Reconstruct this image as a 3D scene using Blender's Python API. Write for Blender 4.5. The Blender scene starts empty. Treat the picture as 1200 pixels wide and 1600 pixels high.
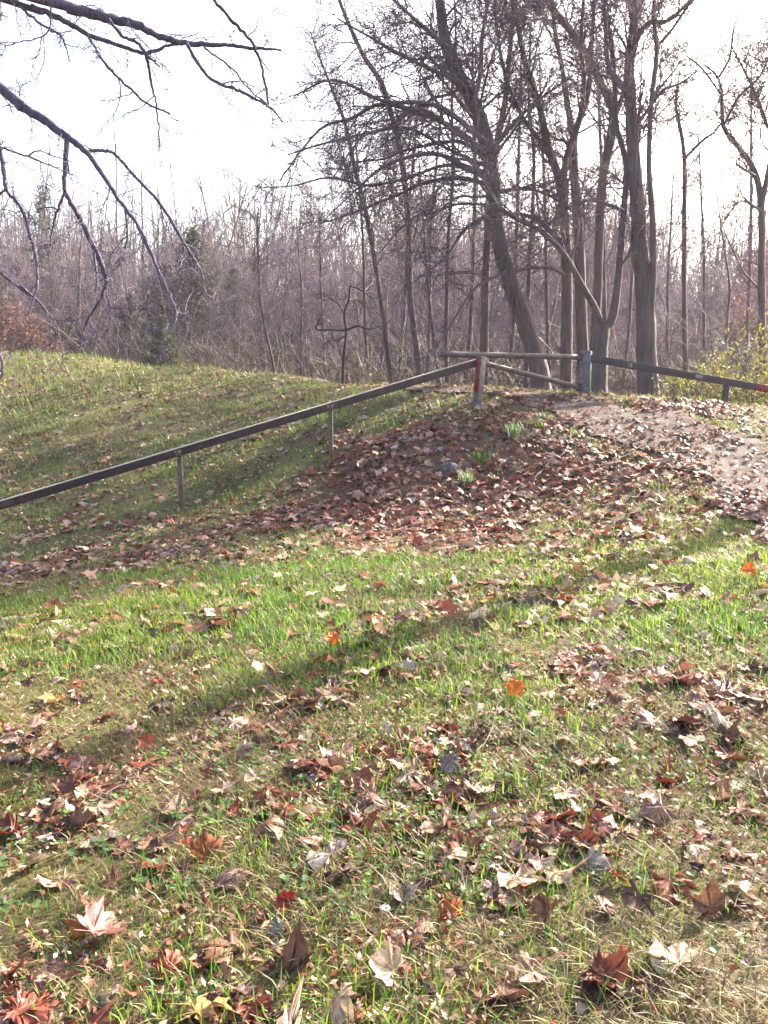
import bpy, math, random
import numpy as np
from mathutils import Vector, Matrix

# ------------------------------------------------------------------ camera, sky, sun, exposure
SC = bpy.context.scene
COL = SC.collection
EYE = np.array([0.0, 0.0, 1.6])
PITCH = math.radians(9.5)
FPX = 1250.0                                   # focal length in pixels of the 1200 x 1600 photograph
cam_d = bpy.data.cameras.new('camera')
cam_d.sensor_fit = 'VERTICAL'
cam_d.sensor_height = 32.0
cam_d.lens = FPX / 1600.0 * 32.0
cam_d.clip_start = 0.05
cam_d.clip_end = 3000.0
cam = bpy.data.objects.new('camera', cam_d)
cam.location = EYE
cam.rotation_euler = (math.pi / 2 - PITCH, 0, 0)
COL.objects.link(cam)
SC.camera = cam

SUN_AZ, SUN_EL = math.radians(46), math.radians(27.5)     # azimuth to the right of the view direction
S = Vector((math.sin(SUN_AZ) * math.cos(SUN_EL), math.cos(SUN_AZ) * math.cos(SUN_EL), math.sin(SUN_EL)))
world = bpy.data.worlds.new('World')
SC.world = world
world.use_nodes = True
wn = world.node_tree.nodes
sky = wn.new('ShaderNodeTexSky')
sky.sky_type = 'NISHITA'
sky.sun_disc = False
sky.sun_elevation = SUN_EL
sky.sun_rotation = SUN_AZ
sky.air_density = 1.0
sky.dust_density = 6.0
sky.ozone_density = 1.0
wn['Background'].inputs['Strength'].default_value = 0.115
world.node_tree.links.new(sky.outputs['Color'], wn['Background'].inputs['Color'])

sun_d = bpy.data.lights.new('sun', 'SUN')
sun_d.energy = 5.0
sun_d.angle = math.radians(0.53)
sun_d.color = (1.0, 0.91, 0.77)
sun = bpy.data.objects.new('sun', sun_d)
sun.rotation_euler = (-S).to_track_quat('-Z', 'Y').to_euler()
sun.location = (20, 20, 30)
COL.objects.link(sun)

SC.view_settings.view_transform = 'Standard'
SC.view_settings.look = 'None'
SC.view_settings.exposure = 2.45
SC.view_settings.gamma = 1.0
SC.view_settings.use_curve_mapping = False
SC.render.engine = 'CYCLES'
SC.cycles.max_bounces = 6
SC.cycles.diffuse_bounces = 3
SC.cycles.transmission_bounces = 3
SC.cycles.volume_bounces = 0
SC.cycles.transparent_max_bounces = 4

rng = np.random.default_rng(7)
random.seed(7)

# ------------------------------------------------------------------ helpers
CP, SP = math.cos(PITCH), math.sin(PITCH)


def W(px, py, Y):
    """The point at ground distance Y that the photograph shows at pixel (px, py)."""
    r = (px - 600.0) / FPX
    u = (800.0 - py) / FPX
    t = Y / (CP + u * SP)
    return np.array([r * t, Y, EYE[2] + t * (u * CP - SP)])


def project(P):
    P = np.asarray(P, float) - EYE
    d = P[..., 1] * CP - P[..., 2] * SP
    u = P[..., 1] * SP + P[..., 2] * CP
    d = np.maximum(d, 1e-3)
    return 600 + FPX * P[..., 0] / d, 800 - FPX * u / d, d


def hash2(ix, iy, seed):
    h = (ix.astype(np.int64) * 374761393 + iy.astype(np.int64) * 668265263 + seed * 1274126177) & 0x7fffffff
    h = ((h ^ (h >> 13)) * 1274126177) & 0x7fffffff
    return ((h ^ (h >> 16)) & 0xffff) / 65535.0


def vnoise(x, y, seed=0):
    x = np.asarray(x, float)
    y = np.asarray(y, float)
    ix, iy = np.floor(x), np.floor(y)
    fx, fy = x - ix, y - iy
    fx = fx * fx * (3 - 2 * fx)
    fy = fy * fy * (3 - 2 * fy)
    a, b = hash2(ix, iy, seed), hash2(ix + 1, iy, seed)
    c, d = hash2(ix, iy + 1, seed), hash2(ix + 1, iy + 1, seed)
    return (a * (1 - fx) + b * fx) * (1 - fy) + (c * (1 - fx) + d * fx) * fy


def fbm(x, y, seed=0, octaves=3):
    s, a, t = 0.0, 1.0, 0.0
    for i in range(octaves):
        s = s + a * vnoise(x * 2 ** i, y * 2 ** i, seed + i * 17)
        t += a
        a *= 0.55
    return s / t


def smooth(a, b, x):
    t = np.clip((np.asarray(x, float) - a) / (b - a), 0, 1)
    return t * t * (3 - 2 * t)


def mesh_from(name, V, F, mat=None, col=None, smooth_shade=False):
    """V (n,3); F list of integer arrays (m,3) or (m,4); col (n,4) point colours."""
    if isinstance(F, np.ndarray):
        F = [F]
    F = [f for f in F if len(f)]
    me = bpy.data.meshes.new(name)
    V = np.ascontiguousarray(V, dtype=np.float32)
    me.vertices.add(len(V))
    me.vertices.foreach_set('co', V.ravel())
    li = np.concatenate([f.ravel() for f in F]).astype(np.int32)
    tot = np.concatenate([np.full(len(f), f.shape[1], np.int32) for f in F])
    st = np.concatenate([[0], np.cumsum(tot)[:-1]]).astype(np.int32)
    me.loops.add(len(li))
    me.loops.foreach_set('vertex_index', li)
    me.polygons.add(len(tot))
    me.polygons.foreach_set('loop_start', st)
    me.polygons.foreach_set('loop_total', tot)
    if smooth_shade:
        me.polygons.foreach_set('use_smooth', np.ones(len(tot), dtype=bool))
    me.update(calc_edges=True)
    if col is not None:
        a = me.attributes.new('Col', 'FLOAT_COLOR', 'POINT')
        a.data.foreach_set('color', np.ascontiguousarray(col, dtype=np.float32).ravel())
    if mat is not None:
        me.materials.append(mat)
    return me


def obj(name, me, parent=None, loc=(0, 0, 0)):
    o = bpy.data.objects.new(name, me)
    COL.objects.link(o)
    o.location = loc
    if parent is not None:
        o.parent = parent
    return o


def tag(o, label=None, cat=None, group=None, kind=None):
    if label:
        o['label'] = label
    if cat:
        o['category'] = cat
    if group:
        o['group'] = group
    if kind:
        o['kind'] = kind
    return o


def thing(name, label, cat, loc, group=None):
    o = bpy.data.objects.new(name, None)
    o.empty_display_size = 0.2
    COL.objects.link(o)
    o.location = loc
    return tag(o, label, cat, group)


# ------------------------------------------------------------------ materials
def new_mat(name):
    m = bpy.data.materials.new(name)
    m.use_nodes = True
    nt = m.node_tree
    nt.nodes.clear()
    out = nt.nodes.new('ShaderNodeOutputMaterial')
    return m, nt, out


def noise_node(nt, scale, detail=4, vec=None, rough=0.6):
    n = nt.nodes.new('ShaderNodeTexNoise')
    n.inputs['Scale'].default_value = scale
    n.inputs['Detail'].default_value = detail
    n.inputs['Roughness'].default_value = rough
    if vec is not None:
        nt.links.new(vec, n.inputs['Vector'])
    return n


def ramp_node(nt, fac, stops):
    r = nt.nodes.new('ShaderNodeValToRGB')
    while len(r.color_ramp.elements) < len(stops):
        r.color_ramp.elements.new(0.5)
    for e, (p, c) in zip(r.color_ramp.elements, stops):
        e.position = p
        e.color = (*c, 1)
    nt.links.new(fac, r.inputs['Fac'])
    return r


def mix_col(nt, fac, a, b, mode='MIX'):
    m = nt.nodes.new('ShaderNodeMix')
    m.data_type = 'RGBA'
    m.blend_type = mode
    for k, v in ((0, fac), (6, a), (7, b)):
        if isinstance(v, (int, float)):
            m.inputs[k].default_value = v
        elif isinstance(v, tuple):
            m.inputs[k].default_value = (*v, 1)
        else:
            nt.links.new(v, m.inputs[k])
    return m.outputs[2]


def bark_mat(name, dark, light, scale=9.0, bump=0.5, moss=None):
    m, nt, out = new_mat(name)
    tc = nt.nodes.new('ShaderNodeTexCoord')
    mp = nt.nodes.new('ShaderNodeMapping')
    mp.inputs['Scale'].default_value = (1, 1, 0.11)
    nt.links.new(tc.outputs['Object'], mp.inputs['Vector'])
    n = noise_node(nt, scale, 5, mp.outputs['Vector'], 0.7)
    n2 = noise_node(nt, 1.3, 3, tc.outputs['Object'])
    r = ramp_node(nt, n.outputs['Fac'], [(0.3, dark), (0.72, light)])
    col = mix_col(nt, 0.35, r.outputs['Color'], ramp_node(nt, n2.outputs['Fac'], [(0.35, dark), (0.7, light)]).outputs['Color'])
    if moss:
        n3 = noise_node(nt, 2.2, 4, tc.outputs['Object'])
        f = ramp_node(nt, n3.outputs['Fac'], [(0.52, (0, 0, 0)), (0.72, (0.7, 0.7, 0.7))])
        col = mix_col(nt, f.outputs['Color'], col, moss)
    b = nt.nodes.new('ShaderNodeBsdfPrincipled')
    b.inputs['Roughness'].default_value = 0.85
    b.inputs['Specular IOR Level'].default_value = 0.25
    nt.links.new(col, b.inputs['Base Color'])
    bp = nt.nodes.new('ShaderNodeBump')
    bp.inputs['Strength'].default_value = bump
    bp.inputs['Distance'].default_value = 0.03
    nt.links.new(n.outputs['Fac'], bp.inputs['Height'])
    nt.links.new(bp.outputs['Normal'], b.inputs['Normal'])
    nt.links.new(b.outputs[0], out.inputs['Surface'])
    return m


def leafy_mat(name, source, trans=0.3, rough=0.6, mottle=0.35, scale=60.0, spec=0.3):
    """Thin leaf or blade: colour from the point attribute 'Col' or from the object's own colour; lets some light through."""
    m, nt, out = new_mat(name)
    if source == 'object':
        c = nt.nodes.new('ShaderNodeObjectInfo').outputs['Color']
    else:
        a = nt.nodes.new('ShaderNodeAttribute')
        a.attribute_name = 'Col'
        c = a.outputs['Color']
    tc = nt.nodes.new('ShaderNodeTexCoord')
    n = noise_node(nt, scale, 3, tc.outputs['Object'])
    v = ramp_node(nt, n.outputs['Fac'], [(0.3, (1 - mottle,) * 3), (0.7, (1 + mottle * 0.5,) * 3)])
    c = mix_col(nt, 1.0, c, v.outputs['Color'], 'MULTIPLY')
    if source == 'object':
        nb_ = noise_node(nt, 2.6, 5, tc.outputs['Object'], 0.7)
        fb_ = ramp_node(nt, nb_.outputs['Fac'], [(0.45, (0, 0, 0)), (0.62, (0.75, 0.75, 0.75))])
        c = mix_col(nt, fb_.outputs['Color'], c, mix_col(nt, 1.0, c, (0.55, 0.42, 0.36), 'MULTIPLY'))
    b = nt.nodes.new('ShaderNodeBsdfPrincipled')
    b.inputs['Roughness'].default_value = rough
    b.inputs['Specular IOR Level'].default_value = spec
    nt.links.new(c, b.inputs['Base Color'])
    t = nt.nodes.new('ShaderNodeBsdfTranslucent')
    nt.links.new(c, t.inputs['Color'])
    mx = nt.nodes.new('ShaderNodeMixShader')
    mx.inputs['Fac'].default_value = trans
    nt.links.new(b.outputs[0], mx.inputs[1])
    nt.links.new(t.outputs[0], mx.inputs[2])
    nt.links.new(mx.outputs[0], out.inputs['Surface'])
    return m


def ground_mat():
    m, nt, out = new_mat('turf_soil')
    tc = nt.nodes.new('ShaderNodeTexCoord')
    n1 = noise_node(nt, 0.9, 5, tc.outputs['Object'], 0.65)
    n2 = noise_node(nt, 22.0, 5, tc.outputs['Object'], 0.7)
    n3 = noise_node(nt, 110.0, 3, tc.outputs['Object'], 0.7)
    a = nt.nodes.new('ShaderNodeAttribute')
    a.attribute_name = 'Col'
    soil = ramp_node(nt, n2.outputs['Fac'], [(0.25, (0.05, 0.037, 0.026)), (0.55, (0.13, 0.098, 0.062)), (0.8, (0.20, 0.155, 0.10))]).outputs['Color']
    green = ramp_node(nt, n3.outputs['Fac'], [(0.3, (0.05, 0.070, 0.015)), (0.7, (0.13, 0.16, 0.035))]).outputs['Color']
    f1 = ramp_node(nt, n1.outputs['Fac'], [(0.42, (0.15,) * 3), (0.6, (0.75,) * 3)]).outputs['Color']
    c = mix_col(nt, f1, soil, green)
    sep = nt.nodes.new('ShaderNodeSeparateColor')
    nt.links.new(a.outputs['Color'], sep.inputs['Color'])
    litter = ramp_node(nt, n2.outputs['Fac'], [(0.25, (0.045, 0.028, 0.022)), (0.5, (0.13, 0.075, 0.055)), (0.75, (0.24, 0.16, 0.12))]).outputs['Color']
    c = mix_col(nt, sep.outputs['Red'], c, litter)            # forest floor and leaf carpet
    b = nt.nodes.new('ShaderNodeBsdfPrincipled')
    b.inputs['Roughness'].default_value = 0.95
    b.inputs['Specular IOR Level'].default_value = 0.1
    nt.links.new(c, b.inputs['Base Color'])
    bp = nt.nodes.new('ShaderNodeBump')
    bp.inputs['Strength'].default_value = 0.7
    bp.inputs['Distance'].default_value = 0.03
    nt.links.new(n2.outputs['Fac'], bp.inputs['Height'])
    nt.links.new(bp.outputs['Normal'], b.inputs['Normal'])
    nt.links.new(b.outputs[0], out.inputs['Surface'])
    return m


def dirt_mat():
    m, nt, out = new_mat('path_dirt')
    tc = nt.nodes.new('ShaderNodeTexCoord')
    n1 = noise_node(nt, 3.0, 5, tc.outputs['Object'], 0.7)
    n2 = noise_node(nt, 45.0, 4, tc.outputs['Object'], 0.7)
    c = ramp_node(nt, n1.outputs['Fac'], [(0.32, (0.06, 0.042, 0.036)), (0.5, (0.135, 0.102, 0.088)), (0.68, (0.23, 0.185, 0.165))]).outputs['Color']
    c2 = ramp_node(nt, n2.outputs['Fac'], [(0.3, (0.55,) * 3), (0.7, (1.15,) * 3)]).outputs['Color']
    c = mix_col(nt, 1.0, c, c2, 'MULTIPLY')
    b = nt.nodes.new('ShaderNodeBsdfPrincipled')
    b.inputs['Roughness'].default_value = 0.95
    b.inputs['Specular IOR Level'].default_value = 0.15
    nt.links.new(c, b.inputs['Base Color'])
    bp = nt.nodes.new('ShaderNodeBump')
    bp.inputs['Strength'].default_value = 0.8
    bp.inputs['Distance'].default_value = 0.03
    nt.links.new(n2.outputs['Fac'], bp.inputs['Height'])
    nt.links.new(bp.outputs['Normal'], b.inputs['Normal'])
    nt.links.new(b.outputs[0], out.inputs['Surface'])
    return m


def paint_mat(name, base, worn, wear=0.5, scale=14.0, metal=0.0, rough=0.6):
    """Weathered coat: base colour with worn patches of another."""
    m, nt, out = new_mat(name)
    tc = nt.nodes.new('ShaderNodeTexCoord')
    n = noise_node(nt, scale, 6, tc.outputs['Object'], 0.7)
    n2 = noise_node(nt, scale * 6, 3, tc.outputs['Object'], 0.7)
    f = ramp_node(nt, n.outputs['Fac'], [(wear - 0.05, (0, 0, 0)), (wear + 0.07, (1, 1, 1))]).outputs['Color']
    c = mix_col(nt, f, base, worn)
    v = ramp_node(nt, n2.outputs['Fac'], [(0.3, (0.7,) * 3), (0.7, (1.15,) * 3)]).outputs['Color']
    c = mix_col(nt, 1.0, c, v, 'MULTIPLY')
    b = nt.nodes.new('ShaderNodeBsdfPrincipled')
    b.inputs['Roughness'].default_value = rough
    b.inputs['Metallic'].default_value = metal
    nt.links.new(c, b.inputs['Base Color'])
    bp = nt.nodes.new('ShaderNodeBump')
    bp.inputs['Strength'].default_value = 0.25
    bp.inputs['Distance'].default_value = 0.01
    nt.links.new(n.outputs['Fac'], bp.inputs['Height'])
    nt.links.new(bp.outputs['Normal'], b.inputs['Normal'])
    nt.links.new(b.outputs[0], out.inputs['Surface'])
    return m


M_BARK = bark_mat('bark_grey_brown', (0.034, 0.025, 0.030), (0.21, 0.16, 0.165), 15.0, 1.6, (0.10, 0.095, 0.05))
M_BARK_FAR = bark_mat('bark_far', (0.055, 0.040, 0.045), (0.145, 0.11, 0.11), 5.0, 0.3)
M_BARK_PALE = bark_mat('bark_pale', (0.17, 0.135, 0.12), (0.34, 0.28, 0.24), 6.0, 0.3)
M_BARK_DARK = bark_mat('bark_dark', (0.04, 0.03, 0.032), (0.10, 0.08, 0.08), 9.0, 0.5)
M_TWIG = bark_mat('twig', (0.080, 0.058, 0.074), (0.19, 0.14, 0.165), 12.0, 0.2)  # lens haze and flare put into a lighter, purpler twig colour
M_BOUGH = bark_mat('bough_violet_fringe', (0.060, 0.048, 0.080), (0.20, 0.165, 0.25), 34.0, 1.0)  # grey bark with the violet lens fringe against the sky mixed into its colour
M_LEAF = leafy_mat('fallen_leaf', 'object', 0.22, 0.55, 0.4, 14.0)
M_LEAVES = leafy_mat('leaf_litter', 'attr', 0.22, 0.6, 0.35, 25.0)
M_GRASS = leafy_mat('grass_blade', 'attr', 0.45, 0.5, 0.2, 30.0)
M_FOLIAGE = leafy_mat('tree_foliage', 'attr', 0.35, 0.6, 0.2, 6.0)
M_GROUND = ground_mat()
M_DIRT = dirt_mat()

# ------------------------------------------------------------------ terrain
CTRL_PX = [  # photograph pixel and ground distance
    (600, 1600, 1.77), (0, 1600, 1.80), (1200, 1600, 1.75), (600, 1300, 2.66), (0, 1300, 2.83), (1200, 1300, 2.60),
    (600, 1000, 4.85), (0, 1000, 5.5), (1200, 1000, 4.6), (300, 900, 7.2), (700, 900, 6.6), (1000, 900, 6.3), (1200, 900, 6.0),
    (0, 860, 10.2), (150, 830, 10.5), (0, 790, 12.6), (0, 740, 14.6), (0, 700, 16.3), (0, 620, 22.0), (0, 580, 26.0), (0, 553, 29.0),
    (150, 760, 12.3), (150, 700, 15.0), (150, 650, 18.0), (150, 560, 27.5), (300, 650, 16.5), (300, 600, 21.0), (300, 572, 24.5),
    (278, 795, 11.2), (400, 840, 9.0), (517, 713, 11.9), (450, 640, 15.3), (450, 605, 18.0), (430, 585, 20.5),
    (500, 800, 10.1), (600, 602, 16.5), (600, 650, 13.2), (740, 606, 15.2), (748, 633, 12.6), (650, 700, 11.5),
    (750, 720, 11.0), (750, 790, 9.8), (700, 860, 7.8), (800, 655, 12.0), (850, 720, 10.7), (900, 780, 9.4), (900, 850, 7.7),
    (912, 618, 13.6), (860, 640, 12.6), (950, 645, 12.4), (1000, 670, 11.7), (1060, 740, 9.9), (1100, 720, 10.4), (1200, 800, 8.5),
    (1080, 640, 12.6), (1200, 700, 10.8), (1200, 645, 12.8), (1136, 632, 13.2), (1100, 800, 8.6), (1200, 850, 7.4),
]
CTRL_W = [
    (-15, 36, 1.9), (-15, 45, 0.9), (-8, 30, 1.6), (-6, 26, 1.5), (0, 20, 1.15), (0, 28, 0.6), (0, 40, 0.0), (6, 18, 0.85), (6, 25, 0.5), (12, 20, 0.5),
    (14, 30, 0.2), (20, 40, 0.0), (-30, 30, 2.5), (-30, 45, 1.0), (-40, 20, 1.2), (-20, 10, -0.9), (-10, 6, -0.6), (-5, 3, -0.25), (-4, 0, -0.1),
    (0, 0, 0.0), (0, -6, 0.0), (5, 0, 0.1), (5, 4, 0.1), (8, 8, 0.25), (12, 10, 0.5), (14, 14, 0.8), (9, 13.5, 1.0), (20, 20, 0.5), (30, 30, 0.3),
    (-20, -8, -0.3), (20, -8, 0.3), (25, 8, 0.6), (0, 55, -0.3), (-30, 60, 0.3), (30, 60, 0.3), (45, 30, 0.6), (-50, 50, 0.8), (50, 50, 0.6),
    (2.0, 16.0, 1.3), (4.5, 15.5, 1.12), (7.0, 15.5, 1.0),
]
_C = np.array([W(*c) for c in CTRL_PX] + [np.array(c, float) for c in CTRL_W])


def _tps_k(r2):
    return 0.5 * r2 * np.log(r2 + 1e-9)


def _tps_fit(C, lam=0.02):
    n = len(C)
    d2 = ((C[:, None, :2] - C[None, :, :2]) ** 2).sum(-1)
    K = _tps_k(d2) + lam * np.eye(n)
    Pm = np.c_[np.ones(n), C[:, :2]]
    A = np.zeros((n + 3, n + 3))
    A[:n, :n] = K
    A[:n, n:] = Pm
    A[n:, :n] = Pm.T
    return np.linalg.solve(A, np.r_[C[:, 2], 0, 0, 0])


_TW = _tps_fit(_C)


def _tps(x, y):
    n = len(_C)
    out = np.empty(len(x))
    for i in range(0, len(x), 40000):
        xs, ys = x[i:i + 40000], y[i:i + 40000]
        d2 = (xs[:, None] - _C[None, :, 0]) ** 2 + (ys[:, None] - _C[None, :, 1]) ** 2
        out[i:i + 40000] = _tps_k(d2) @ _TW[:n] + _TW[n] + _TW[n + 1] * xs + _TW[n + 2] * ys
    return out


def H_exact(x, y):
    x = np.asarray(x, float)
    y = np.asarray(y, float)
    shp = x.shape
    x, y = x.ravel(), y.ravel()
    d = np.hypot(x, y - 15)
    near = _tps(np.clip(x, -55, 55), np.clip(y, -10, 62))
    hill = 13.0 * smooth(62, 150, y) + 5.0 * smooth(20, 110, x) * smooth(40, 120, y) + 7 * (fbm(x / 60, y / 60, 5) - 0.5) * smooth(60, 120, d)
    far = 0.3 + hill
    w = smooth(38, 60, d)
    z = near * (1 - w) + far * w
    z = z + 0.05 * (fbm(x / 0.9, y / 0.9, 3, 2) - 0.5) * (1 - smooth(20, 40, d)) + 0.16 * (fbm(x / 1.7, y / 1.7, 13, 2) - 0.5) * smooth(10, 14, y) * smooth(0, -4, x) * (1 - smooth(20, 40, d)) + 0.25 * (fbm(x / 6, y / 6, 9, 2) - 0.5) * smooth(30, 60, d)
    return z.reshape(shp)


def _axis(lo, dense_lo, dense_hi, hi, step, grow=1.13):
    a = list(np.arange(dense_lo, dense_hi + 1e-6, step))
    s = step
    while a[-1] < hi:
        s *= grow
        a.append(a[-1] + s)
    s = step
    b = [a[0]]
    while b[-1] > lo:
        s *= grow
        b.append(b[-1] - s)
    return np.array(b[:0:-1] + a)


GX = _axis(-900, -9.0, 9.0, 900, 0.13)
GY = _axis(-300, 0.5, 17.0, 1500, 0.13)
_gx, _gy = np.meshgrid(GX, GY)
GZ = H_exact(_gx, _gy)


def H(x, y):
    """Height of the ground sheet itself (bilinear on its grid)."""
    x = np.asarray(x, float)
    y = np.asarray(y, float)
    i = np.clip(np.searchsorted(GX, x) - 1, 0, len(GX) - 2)
    j = np.clip(np.searchsorted(GY, y) - 1, 0, len(GY) - 2)
    fx = np.clip((x - GX[i]) / (GX[i + 1] - GX[i]), 0, 1)
    fy = np.clip((y - GY[j]) / (GY[j + 1] - GY[j]), 0, 1)
    return (GZ[j, i] * (1 - fx) + GZ[j, i + 1] * fx) * (1 - fy) + (GZ[j + 1, i] * (1 - fx) + GZ[j + 1, i + 1] * fx) * fy


def slope(x, y, e=0.15):
    return (H(x + e, y) - H(x - e, y)) / (2 * e), (H(x, y + e) - H(x, y - e)) / (2 * e)


def G(px, py):
    """Where the ray through a pixel first meets the ground."""
    r = (px - 600.0) / FPX
    u = (800.0 - py) / FPX
    d = np.array([r, CP + u * SP, u * CP - SP])
    t = np.arange(1.0, 60, 0.02)
    P = EYE + t[:, None] * d
    below = np.nonzero(P[:, 2] < H(P[:, 0], P[:, 1]))[0]
    k = below[0] if len(below) else len(t) - 1
    return P[k]


# where leaves gathered, where feet wore the turf away
LEAF_BLOBS = [(620, 760, 1.5, 1.0), (780, 740, 1.5, 1.0), (900, 740, 1.3, 0.95), (480, 800, 1.1, 0.9), (700, 840, 1.0, 0.8), (960, 800, 0.9, 0.7),
              (850, 690, 1.0, 0.7), (350, 815, 0.9, 0.5), (180, 840, 0.8, 0.32), (50, 845, 0.7, 0.25), (1080, 770, 0.8, 0.6), (860, 850, 0.8, 0.5),
              (820, 640, 0.8, 0.5), (1040, 634, 0.9, 0.7), (640, 690, 0.8, 0.6), (560, 690, 0.6, 0.35), (420, 690, 0.8, 0.15), (1120, 840, 0.6, 0.5),
              (480, 1110, 0.5, 0.35), (150, 1230, 0.5, 0.4), (720, 1060, 0.4, 0.35), (1050, 1080, 0.6, 0.3), (900, 1180, 0.4, 0.3), (380, 1240, 0.35, 0.3)]
_LB = [(G(a, b), r, s) for a, b, r, s in LEAF_BLOBS]


def leafness(x, y):
    v = np.zeros(np.shape(x))
    for p, r, s in _LB:
        v = np.maximum(v, s * np.exp(-(((x - p[0]) ** 2 + (y - p[1]) ** 2) / (r * r)) ** 1.5))
    return v


PATH_PX = [(1340, 835), (1235, 765), (1160, 722), (1085, 694), (1000, 663), (930, 645), (860, 628), (800, 618), (730, 612), (640, 606), (560, 602), (500, 600)]
PATH_W = [1.1, 1.05, 1.05, 1.0, 0.95, 0.8, 0.6, 0.42, 0.36, 0.30, 0.26, 0.20]
_PP = np.array([G(*p) for p in PATH_PX])
_PW = np.array(PATH_W)


def pathness(x, y):
    """1 on the worn path, 0 away from it."""
    x = np.asarray(x, float)
    y = np.asarray(y, float)
    best = np.full(x.shape, -9.0)
    for i in range(len(_PP) - 1):
        a, b = _PP[i], _PP[i + 1]
        dx, dy = b[0] - a[0], b[1] - a[1]
        t = np.clip(((x - a[0]) * dx + (y - a[1]) * dy) / (dx * dx + dy * dy + 1e-9), 0, 1)
        d = np.hypot(x - a[0] - t * dx, y - a[1] - t * dy)
        w = _PW[i] * (1 - t) + _PW[i + 1] * t
        best = np.maximum(best, 1 - d / w)
    return best + 1.0 * (fbm(x * 1.8, y * 1.8, 41) - 0.5)


def wood(x, y):
    """1 on the forest floor beyond the grass."""
    edge = np.interp(x, [-60, -20, -12, -7, -3, 0, 4, 8, 14, 60], [40, 37, 34, 27, 20, 17.6, 16.2, 16.0, 16.5, 20])
    return smooth(-0.6, 2.0, y - edge)


vx, vy = _gx.ravel(), _gy.ravel()
nx, ny = len(GX), len(GY)
ii, jj = np.meshgrid(np.arange(nx - 1), np.arange(ny - 1))
q = (jj * nx + ii).ravel()
gf = np.c_[q, q + 1, q + nx + 1, q + nx]
litter = np.clip(np.maximum(leafness(vx, vy) * 0.9, wood(vx, vy)), 0, 1)
gcol = np.c_[litter, np.zeros((len(vx), 2)), np.ones(len(vx))]
ground = obj('ground', mesh_from('ground', np.c_[vx, vy, GZ.ravel()], gf, M_GROUND, gcol, True))
tag(ground, kind='structure')

# the worn path: a ragged sheet 6 mm above the turf
px_, py_ = np.meshgrid(np.arange(-4.5, 9.0, 0.07), np.arange(4.5, 22.5, 0.07))
pm = pathness(px_, py_) > 0.12
ids = np.arange(px_.size).reshape(px_.shape)
keep = pm[:-1, :-1] & pm[1:, :-1] & pm[:-1, 1:] & pm[1:, 1:]
pf = np.c_[ids[:-1, :-1][keep], ids[:-1, 1:][keep], ids[1:, 1:][keep], ids[1:, :-1][keep]]
used, inv = np.unique(pf, return_inverse=True)
pv = np.c_[px_.ravel(), py_.ravel(), H(px_, py_).ravel() + 0.006 + 0.02 * fbm(px_.ravel() * 3, py_.ravel() * 3, 8) + 0.03 * fbm(px_.ravel() * 9, py_.ravel() * 9, 18)][used]
path = obj('dirt_path', mesh_from('dirt_path', pv, inv.reshape(-1, 4), M_DIRT, None, True))
tag(path, kind='structure')


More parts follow.
